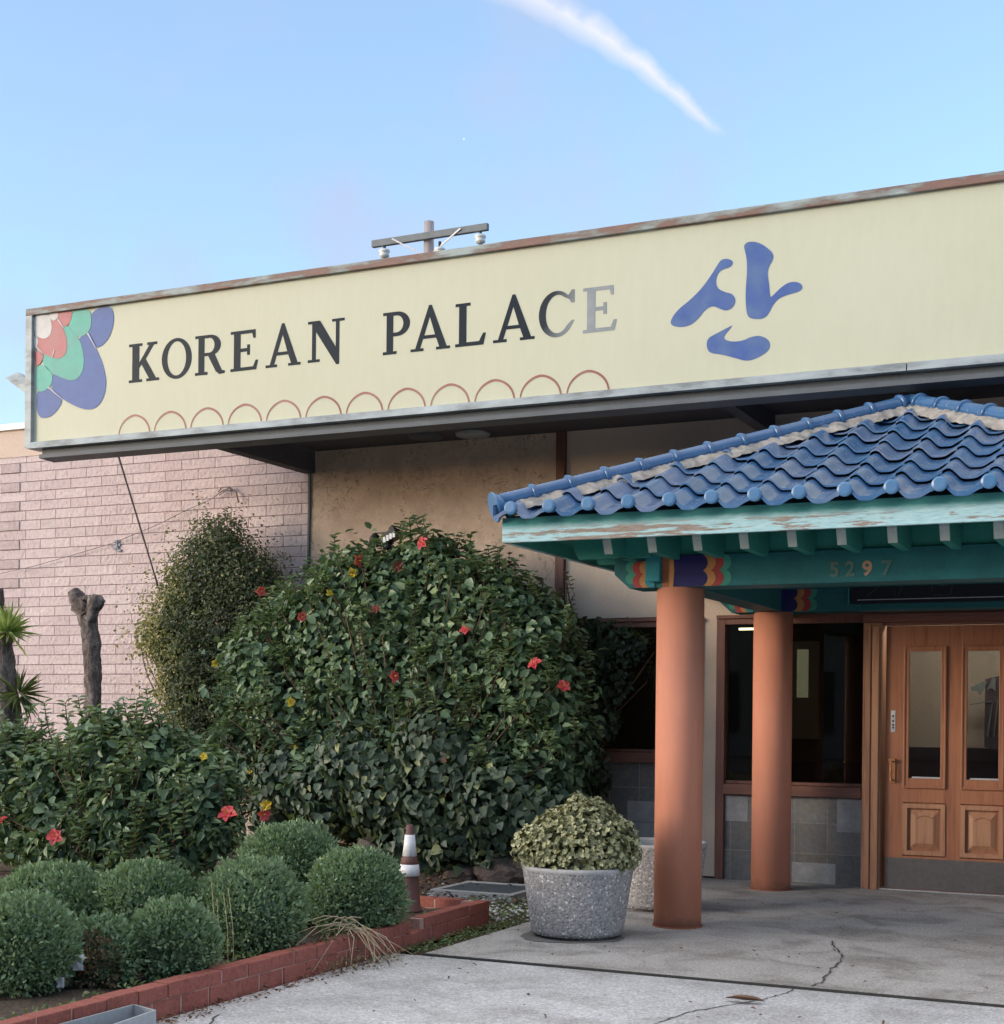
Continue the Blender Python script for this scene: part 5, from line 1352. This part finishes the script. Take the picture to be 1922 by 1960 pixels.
# --- clipped round shrubs
RB = [((-5.52, 5.85), .31, .285, 'clipped round shrub at the front left corner of the bed, largest of the cluster'),
      ((-5.30, 6.22), .245, .205, 'smallest clipped round shrub with a dead brown patch low on its front'),
      ((-5.06, 6.52), .285, .235, 'clipped round shrub beside the brown-patched one, nearest the brick border'),
      ((-6.30, 6.95), .315, .37, 'wide flat-topped clipped shrub behind the front left one'),
      ((-5.74, 7.12), .345, .30, 'clipped round shrub in the middle of the back row between two larger ones'),
      ((-5.17, 7.42), .345, .315, 'clipped round shrub with pale dry weed stalks standing before it'),
      ((-5.66, 8.60), .445, .345, 'highest clipped round shrub at the back near the ivy mound'),
      ((-5.03, 8.42), .345, .315, 'clipped round shrub beside the cone, overhanging the broken brick border')]
for (xy, zc, r, lab) in RB:
    t = thing('round_shrub', lab, 'shrub', (xy[0], xy[1], .085), 'clipped round shrubs in the brick bed')
    rz = r * (.78 if 'flat-topped' in lab else .97); cc = (xy[0], xy[1], zc)
    bl = [(cc, (r * random.uniform(.93, 1.06), r * random.uniform(.93, 1.06), rz))]
    for k in range(7):
        a = random.uniform(0, 2 * PI); e = random.uniform(-.3, .9)
        q = .46 * r; bl.append(((cc[0] + q * math.cos(a) * math.cos(e), cc[1] + q * math.sin(a) * math.cos(e), cc[2] + q * math.sin(e) * rz / r), (r * random.uniform(.58, .70), r * .62, rz * .60)))
    n = int(15000 * (r / .3) ** 2)
    P, No = blob_shell(bl, n, .86, 1.05, .84, .045, .10)
    k = P[:, 2] > .10; P, No = P[k], No[k]
    D = unit(No * 1.0 + np.array([0, 0, .5]) + .55 * RNG.normal(size=P.shape)); Nl = unit(np.cross(D, rnd_unit(len(P))))
    Ln = RNG.uniform(.018, .036, len(P)); Wd = Ln * .5
    tn_ = np.clip(RNG.normal(.5, .2, len(P)) + .12 * np.sin(P[:, 0] * 31) * np.sin(P[:, 2] * 33 + P[:, 1] * 29), 0, 1)
    if 'brown patch' in lab:
        pc = np.array((xy[0] + .08, xy[1] - r * .8, .20)); dead = np.linalg.norm((P - pc) * [1, 1, .8], axis=1) < .15
        V, F = leaf_cloud(P[dead], Nl[dead], D[dead], Ln[dead] * 1.1, Wd[dead], 'round'); np_mesh('dead_foliage', V, F, MT['f_bushdead'], t, np.repeat(tn_[dead], 6))
        P, Nl, D, Ln, Wd, tn_ = P[~dead], Nl[~dead], D[~dead], Ln[~dead], Wd[~dead], tn_[~dead]
    V, F = leaf_cloud(P, Nl, D, Ln, Wd, 'round', .05, .05)
    np_mesh('foliage', V, F, MT['f_bush'], t, np.repeat(tn_, 6))
    core('inner_foliage', [(cc, (r, r, rz))], 5200, .04, MT['f_bush'], t, .7, .84, .09, .15)
    stems('stem', (xy[0], xy[1], .07), [(cc[0] + r * .6 * math.cos(a), cc[1] + r * .6 * math.sin(a), cc[2] + r * .35) for a in (0, 1.3, 2.5, 3.8, 5)], .012, MT['twig'], t, 5)

# --- pollarded stump and yucca
def trunk_mesh(mb_, pts, rad, n=18, seed=1, rough=.10):
    rr = random.Random(seed); fine = []; rf = []
    for i in range(len(pts) - 1):
        for k in range(9):
            t = k / 9; fine.append(Vector(pts[i]).lerp(Vector(pts[i + 1]), t)); rf.append(rad[i] * (1 - t) + rad[i + 1] * t)
    fine.append(Vector(pts[-1])); rf.append(rad[-1])
    v0 = len(mb_.v); mb_.tube(fine, rf, n)
    for i in range(v0, len(mb_.v)):
        p = Vector(mb_.v[i]); c_ = fine[(i - v0) // n]; d_ = p - c_
        k = 1 + rough * 1.5 * (mnoise.noise(p * 9 + Vector((seed, 0, 0))) + .7 * mnoise.noise(Vector((p.x * 26, p.y * 26, p.z * 14))) + .4 * mnoise.noise(p * 55))
        mb_.v[i] = tuple(c_ + d_ * k)
sp_ = thing('pollarded_trunk', 'bare pollarded trunk with a knuckled forked top in front of the pink block wall', 'tree', (-10.4, 12.0, 0))
tb = MB()
ctr = [at(x, y, 12.0) for x, y in ((180, 1620), (178, 1480), (177, 1380), (178, 1300), (176, 1235), (170, 1195), (164, 1172))]
trunk_mesh(tb, ctr, [.115, .10, .086, .090, .094, .092, .10], 34, 3)
trunk_mesh(tb, [at(x, y, 11.98) for x, y in ((166, 1180), (154, 1160), (146, 1140), (142, 1130))], [.085, .095, .088, .06], 16, 5, .2)
trunk_mesh(tb, [at(x, y, 11.98) for x, y in ((170, 1185), (180, 1160), (186, 1147), (188, 1140))], [.080, .090, .082, .055], 16, 6, .2)
trunk_mesh(tb, [at(x, y, 11.95) for x, y in ((160, 1165), (168, 1150), (170, 1142))], [.07, .075, .05], 14, 7, .25)
tb.build('trunk', MT['bark'], sp_, True)
yc = thing('yucca', 'thick grey yucca trunk with bright green blade tufts at the left edge', 'yucca', (-10.6, 11.0, 0))
tb = MB()
trunk_mesh(tb, [at(x, y, 11.0) for x, y in ((22, 1640), (20, 1520), (14, 1420), (6, 1320), (2, 1240), (0, 1212))], [.24, .20, .17, .135, .12, .12], 40, 9, .10)
trunk_mesh(tb, [at(x, y, 11.0) for x, y in ((-14, 1330), (-14, 1220), (-10, 1160), (-4, 1130), (-4, 1126))], [.10, .10, .09, .06, .05], 16, 11, .15)
tb.build('trunk', MT['bark'], yc, True)
def tuft(c, n, ln, wd, mat, name, updir=(0, 0, 1), spread=1.0):
    u = rnd_unit(n) * spread + np.array(updir); D = unit(u)
    P = np.tile(np.array(c), (n, 1)) + D * .03
    Nl = np.cross(D, unit(np.cross(D, np.array((0, 0, 1.0))) + 1e-3)); Nl = np.where(Nl[:, 2:3] < 0, -Nl, Nl) + .25 * RNG.normal(size=(n, 3))
    V, F = leaf_cloud(P, Nl, D, ln * RNG.uniform(.6, 1.1, n), np.full(n, wd), 'blade', .03, .16)
    np_mesh(name, V, F, mat, yc, np.repeat(RNG.random(n), 6))
tuft(at(14, 1212, 10.93), 90, .30, .030, MT['f_yucca'], 'leaf_tuft', (0.1, -.2, .75), 1.0)
tuft(at(36, 1330, 10.98), 55, .30, .028, MT['f_yuccadark'], 'leaf_tuft', (.5, -.1, .25), 1.0)
tuft(at(44, 1440, 11.0), 60, .36, .028, MT['f_yuccadark'], 'leaf_tuft', (.3, -.1, .8), .9)
tuft(at(-20, 1250, 11.0), 40, .30, .030, MT['f_yucca'], 'leaf_tuft', (-.2, -.1, .7), .9)

# ================================================================== GROUND LITTER AND WEEDS
def litter(name, n, region, L0, mat, zf, shape='ovate', kind='stuff', label=None, flat=.9, cond=None):
    x = RNG.uniform(region[0], region[1], n); y = RNG.uniform(region[2], region[3], n)
    if cond is not None: k = cond(x, y); x, y = x[k], y[k]; n = len(x)
    P = np.stack([x, y, np.full(n, zf) + RNG.uniform(0, .012, n)], 1)
    Nl = unit(np.array([0, 0, flat]) + .35 * RNG.normal(size=(n, 3))); D = rnd_unit(n)
    V, F = leaf_cloud(P, Nl, D, L0 * RNG.uniform(.5, 1.3, n), L0 * .6 * RNG.uniform(.5, 1.2, n), shape)
    o = np_mesh(name, V, F, mat, None, np.repeat(RNG.random(n), 6)); return tag(o, kind=kind, label=label)
litter('leaf_litter', 900, (-6.6, -4.6, 11.0, 13.0), .05, MT['deadleaf'], .0, label='brown dead leaves scattered on the soil behind the brick border')
litter('weed_cover', 1500, (-5.6, -4.53, 9.98, 12.6), .035, MT['f_grass'], .0, 'round', label='low green weeds beside the entrance slab', cond=lambda x, y: RNG.random(len(x)) < np.clip(1.1 - abs(y - 10.4) * .5, .1, 1))
litter('weed_cover', 500, (-4.73, -4.50, 8.45, 9.98), .03, MT['f_grass'], .0, 'round', label='thin weeds in the gap between brick border and slab', cond=lambda x, y: y > 8.4)
litter('pavement_debris', 70, (-4.4, -0.8, 6.3, 12.5), .03, MT['deadleaf'], .003, label='tiny dead leaf bits scattered over the paving')
litter('leaf_litter', 260, (-4.74, -4.58, 5.9, 8.35), .03, MT['deadleaf'], -.008, label='brown leaf bits gathered along the foot of the brick border')
gv = MB(); rr = random.Random(12)
def pebble(x, y, z, r):
    v = [(x + r, y, z), (x - r * .9, y + r * .2, z), (x, y + r * .8, z), (x + r * .1, y - r * .9, z), (x, y, z + r * .7), (x, y, z - r * .5)]
    gv.add(v, [(0, 2, 4), (2, 1, 4), (1, 3, 4), (3, 0, 4), (2, 0, 5), (1, 2, 5), (3, 1, 5), (0, 3, 5)])
for _ in range(1500):
    x, y = rr.uniform(-6.2, -4.5), rr.uniform(9.98, 12.2)
    if rr.random() < max(.06, 1 - abs(y - 10.5) / 1.1): pebble(x, y, rr.uniform(-.02, .012), rr.uniform(.008, .022))
for _ in range(260): pebble(rr.uniform(-9.2, -7.2), rr.uniform(8.2, 9.0), .1, rr.uniform(.012, .03))
tag(gv.build('gravel', MT['gravel_m']), kind='stuff', label='pale gravel chips on the soil by the slab')
def rock(x, y, r, sz, lab, seed):
    bm = bmesh.new(); bmesh.ops.create_icosphere(bm, subdivisions=3, radius=1)
    rr = random.Random(seed); ph = [rr.uniform(0, 6) for _ in range(6)]
    for v in bm.verts:
        p = v.co; k = 1 + .16 * math.sin(3 * p.x + ph[0]) * math.cos(2.6 * p.y + ph[1]) + .10 * math.sin(7 * p.z + ph[2] + 5 * p.x) + .05 * math.sin(13 * p.y + ph[3]) + rr.uniform(-.03, .03)
        v.co = Vector((p.x * r * k, p.y * r * .8 * k, p.z * sz * k))
    me = bpy.data.meshes.new('rock'); bm.to_mesh(me); bm.free(); me.materials.append(MT['rock'])
    o = bpy.data.objects.new('rock', me); link(o); o.location = (x, y, sz * .35); tag(o, lab, 'rock', 'rocks at the foot of the ivy')
rock(-5.72, 12.45, .34, .20, 'largest dark rock half under the ivy, just left of the front planter', 1)
rock(-6.25, 12.35, .17, .10, 'small brownish rock left of the largest one under the ivy', 2)
rock(-5.22, 12.6, .22, .13, 'dark rock hidden low behind the front planter', 3)
rock(-7.15, 12.3, .34, .24, 'brown earth-coloured rock under the ivy behind the cone', 4)
# utility box lid
ub = thing('utility_box', 'dark rectangular ground box lid in a pale concrete rim beside the planter', 'utility box', (-5.6, 11.7, 0))
MB().box(-6.0, -5.2, 11.30, 11.36, -.04, .03).box(-6.0, -5.2, 12.0, 12.06, -.04, .03).box(-6.0, -5.94, 11.36, 12.0, -.04, .03).box(-5.26, -5.2, 11.36, 12.0, -.04, .03).build('rim', MT['pot_rim'], ub, bevel=.004)
MB().box(-5.935, -5.265, 11.365, 11.995, -.04, .022).build('lid', MT['dark_metal'], ub)
# pulled dry weeds lying over the bricks
dw = thing('dry_weeds', 'tangle of pulled straw-coloured weed stalks lying over the brick border onto the driveway', 'weeds', (-4.75, 8.1, .1))
ms = MB(); rr = random.Random(31)
hub = at(650, 1768, 7.9); hub = Vector((-4.78, 7.95, .21))
for k in range(24):
    a = rr.uniform(-1.9, .6); ln = rr.uniform(.2, .58)
    e = hub + Vector((math.cos(a) * ln * .75, math.sin(a) * ln, 0)); e.z = .012 if e.x > -4.72 else .17
    if e.x < -4.72: e.z = rr.uniform(.15, .3)
    mid = hub.lerp(e, .5) + Vector((rr.uniform(-.06, .06), rr.uniform(-.06, .06), rr.uniform(.0, .08)))
    mid.z = max(mid.z, .03 if mid.x > -4.70 else .19)
    b = hub + Vector((rr.uniform(-.05, .05), rr.uniform(-.08, .08), rr.uniform(-.02, .05)))
    ms.tube([b, b.lerp(mid, .5) + Vector((0, 0, .02)), mid, mid.lerp(e, .5), e], [.0038, .0034, .003, .0024, .0016], 5)
ms.build('stalks', MT['straw'], dw, True)
n = 260; P = np.stack([RNG.normal(-4.66, .12, n), RNG.normal(7.8, .25, n), RNG.uniform(.005, .06, n)], 1)
P[:, 2] = np.where(P[:, 0] < -4.72, .17, P[:, 2])
V, F = leaf_cloud(P, unit(np.array([0, 0, .6]) + RNG.normal(size=(n, 3))), rnd_unit(n), RNG.uniform(.02, .05, n), RNG.uniform(.008, .016, n))
np_mesh('seed_heads', V, F, MT['f_bushdead'], dw, np.repeat(RNG.random(n), 6))
# standing dry stalks before the middle shrub
wk = thing('weed_stalks', 'thin pale weed stalks with small leaves standing by the brick border', 'weeds', (-4.95, 6.95, .08))
ms = MB(); P = []; D = []
for x, y in ((405, 1690), (415, 1720), (428, 1710), (437, 1700), (398, 1760)):
    tp = at(x, y, 6.95); b = Vector((tp.x + rr.uniform(-.03, .03), 6.98, .08))
    ms.tube([b, b.lerp(tp, .5) + Vector((.012, 0, 0)), tp], [.0026, .002, .0014], 5)
    for k in range(16):
        t = .3 + .7 * k / 16; P.append(b.lerp(tp, t)); D.append((rr.uniform(-1, 1), rr.uniform(-1, 1), rr.uniform(-.2, .8)))
ms.build('stalks', MT['straw'], wk, True)
n = len(P); V, F = leaf_cloud(np.array(P), unit(np.array([0, 0, .8]) + .6 * RNG.normal(size=(n, 3))), np.array(D), RNG.uniform(.012, .03, n), RNG.uniform(.008, .014, n))
np_mesh('leaves', V, F, MT['f_grass'], wk, np.repeat(RNG.random(n), 6))
n = 420; P = np.stack([RNG.normal(-4.93, .06, n), RNG.uniform(4.6, 9.3, n), RNG.uniform(.09, .14, n)], 1)
V, F = leaf_cloud(P, unit(np.array([0, 0, 1.0]) + .7 * RNG.normal(size=(n, 3))), rnd_unit(n), RNG.uniform(.015, .045, n), RNG.uniform(.008, .03, n), 'round')
tag(np_mesh('weed_cover', V, F, MT['f_grass'], None, np.repeat(RNG.random(n), 6)), kind='stuff', label='small green and dry weeds along the inside of the brick border')

# scraps, tray, leaf
def scrap(c, s, lab, seed):
    rr = random.Random(seed); mb_ = MB(); n = 5
    for j in range(n):
        for i in range(n): mb_.v.append((c[0] + (i - 2) * s / 4 + rr.uniform(-.2, .2) * s / 4, c[1] + rr.uniform(-.15, .15) * s, c[2] + (j - 2) * s * .28 + rr.uniform(-.2, .2) * s / 4))
    for j in range(n - 1):
        for i in range(n - 1): mb_.f.append((j * n + i, j * n + i + 1, (j + 1) * n + i + 1, (j + 1) * n + i))
    ob = mb_.build('paper_scrap', MT['paper'], smooth=True, base=c); tag(ob, lab, 'litter', 'paper scraps among the shrubs')
_s = at(148, 1842, 5.93); scrap((_s.x, 5.93, _s.z), .075, 'crumpled pale grey scrap caught between the two front shrubs', 3)
_s = at(116, 1880, 5.85); scrap((_s.x, 5.85, max(_s.z, .12)), .05, 'small white scrap lying on the soil under the front left shrub', 4)
ty = thing('metal_tray', 'empty shallow grey metal tray lying on the driveway against the brick border', 'tray', (-4.62, 5.2, 0))
ta = [(-4.70, 4.3), (-4.36, 4.3), (-4.52, 5.70), (-4.70, 5.76)]
mb_ = MB()
for i in range(4):
    a = ta[i]; b = ta[(i + 1) % 4]
    mb_.bar((a[0], a[1], .055), (b[0], b[1], .055), .012, .11)
mb_.build('side', MT['grey_tray'], ty)
mb_ = MB().prism([(x, y, .006) for x, y in ta], (0, 0, .006)); mb_.build('floor', plain('tray_dirt', (.06, .05, .045), .9), ty)
dl = thing('dead_leaf', 'single curled brown dead leaf lying on the driveway crack', 'leaf', (-2.30, 7.66, 0))
c0 = on_ground(1222 + 555 / 2.72, 1560 + 968 / 2.72)
mb_ = MB(); n = 7
for j in range(3):
    for i in range(n):
        t = i / (n - 1); wv_ = math.sin(PI * t) ** .6 * .040
        mb_.v.append((c0.x - .11 + .22 * t, c0.y + (j - 1) * wv_ + .01 * math.sin(9 * t), .006 + (.022 if j != 1 else .0) * math.sin(PI * t) + .004 * (j == 0)))
for j in range(2):
    for i in range(n - 1): mb_.f.append((j * n + i, j * n + i + 1, (j + 1) * n + i + 1, (j + 1) * n + i))
mb_.build('blade', MT['deadleaf'], dl, True)
stn = thing('round_stone', 'small pale round stone at the very bottom left beside the brick border', 'stone', (0, 0, 0))
_s = on_ground(8, 1955, .03); stn.location = (_s.x, _s.y, 0)
MB().lathe([(0.0, -.0), (.03, .004), (.042, .03), (.034, .055), (.0, .068)], (_s.x, _s.y, 0), 16).build('body', MT['gravel_m'], stn, True)

# ================================================================== WALL FITTINGS, WIRES, POLE
fl = thing('floodlight', 'black floodlight fitting with louvred white front sticking up out of the hibiscus top', 'floodlight', (-7.4, 12.85, 0))
k_ = at(744, 1050, 12.85)
MB().tube([(k_.x, 12.85, 0), (k_.x, 12.85, k_.z)], .014, 8).build('stake', MT['dark_metal'], fl, True)
hd_ = at(752, 1026, 12.85); MB().bar(hd_ + Vector((-.075, -.02, -.035)), hd_ + Vector((.075, -.02, .03)), .12, .10).bar(hd_ + Vector((-.02, 0, .05)), hd_ + Vector((.02, 0, .09)), .06, .06).build('housing', MT['black'], fl, bevel=.006)
gf = MB()
for k in range(4):
    c_ = hd_ + Vector((-.048 + .036 * k, -.085, -.045 + .016 * k)); gf.box(c_.x - .014, c_.x + .014, c_.y - .004, c_.y, c_.z - .028, c_.z + .028)
gf.build('louvre', MT['cone_white'], fl)
h2_ = at(718, 1032, 12.85); MB().lathe([(.02, .06), (.055, .02), (.062, -.05), (.0, -.05)], h2_, 16, False, False).build('lamp_hood', MT['black'], fl, True)
MB().bar(h2_ + Vector((0, 0, .06)), hd_ + Vector((-.04, 0, .035)), .014, .014).build('bracket', MT['black'], fl)
h3_ = at(742, 1047, 12.8); MB().lathe([(.0, .045), (.045, .03), (.05, -.02), (.0, -.035)], h3_, 14).build('sensor', MT['black'], fl, True)

gw = MB().tube([Vector((-10.06, 12.0, 4.19)).lerp(at(302, 1120, 12.9), k / 8) for k in range(9)], .011, 6).build('guy_cable', MT['wire'], smooth=True, base=(-10.06, 12.0, 4.19))
tag(gw, 'straight grey cable slanting from the sign down into the tall shrub', 'cable')
pts = [at(x, y, 13.60) for x, y in ((-10, 1100), (60, 1085), (120, 1068), (215, 1040), (300, 1005), (360, 975), (405, 955), (425, 940), (440, 934), (452, 942), (457, 962))]
wv2 = MB().tube(pts, [.004] * 7 + [.007, .010, .010, .006], 6)
wv2.tube([at(x, y, 13.59) for x, y in ((418, 942), (424, 933), (440, 932), (445, 938), (430, 940), (420, 948))], .007, 6)
ob = wv2.build('wall_wire', MT['wire'], smooth=True, base=tuple(pts[0])); tag(ob, 'thin sagging wire with a small coil running along the pink block wall', 'wire')
ms = MB(); rr = random.Random(2)
for (x, y, w_, h_) in ((224, 1036, 11, 5), (228, 1043, 6, 5), (223, 1049, 10, 4), (229, 1054, 8, 4), (225, 1042, 3, 16)):
    a = at(x - w_ / 2, y - h_ / 2, WY - .006); b = at(x + w_ / 2, y + h_ / 2, WY - .006)
    d_ = .0004 * len(ms.v)
    ms.box(min(a.x, b.x), max(a.x, b.x), WY - .016 - d_, WY - .0, min(a.z, b.z), max(a.z, b.z))
ob = ms.build('wall_bracket', MT['spray'], base=tuple(at(225, 1045, WY)), bevel=.003); tag(ob, 'small grey bracket fixed on the pink block wall left of the cable', 'bracket')  # splotch marks on the wall, no bracket, built as thin raised boxes

PY = 42.0
up_ = thing('utility_pole', 'wooden utility pole with a dark crossarm and three pale insulators rising behind the sign', 'utility pole', (-22.6, PY, 0))
MB().tube([(-22.58, PY, 0), (-22.58, PY, 12), (-22.58, PY, 17.55)], [.24, .20, .165], 14).build('pole', MT['pole'], up_, True)
a = Vector((-24.55, PY - .24, 17.0)); b = Vector((-20.33, PY - .24, 17.02))
MB().bar(a, b, .16, .22).build('crossarm', MT['crossarm'], up_, bevel=.012)
for x0, z0, x1, z1 in ((-23.75, 17.05, -22.72, 16.45), (-21.25, 17.05, -22.44, 16.38)):
    MB().bar((x0, PY - .36, z0), (x1, PY - .2, z1), .03, .05).build('brace', MT['brace_m'], up_)
def insul(x, y, z):
    o = MB().lathe([(.03, .18), (.05, .14), (.17, .10), (.19, .03), (.13, -.01), (.17, -.05), (.16, -.12), (.09, -.16), (.05, -.18), (.0, -.18)], (x, y, z), 20).build('insulator', MT['porcelain'], up_, True)
    MB().tube([(x, y, z + .16), (x, y, z + .32)], .05, 8).build('pin', MT['black'], o)
insul(-24.1, PY - .24, 16.66); insul(-20.6, PY - .24, 16.68); insul(-22.05, PY - .24, 16.45)
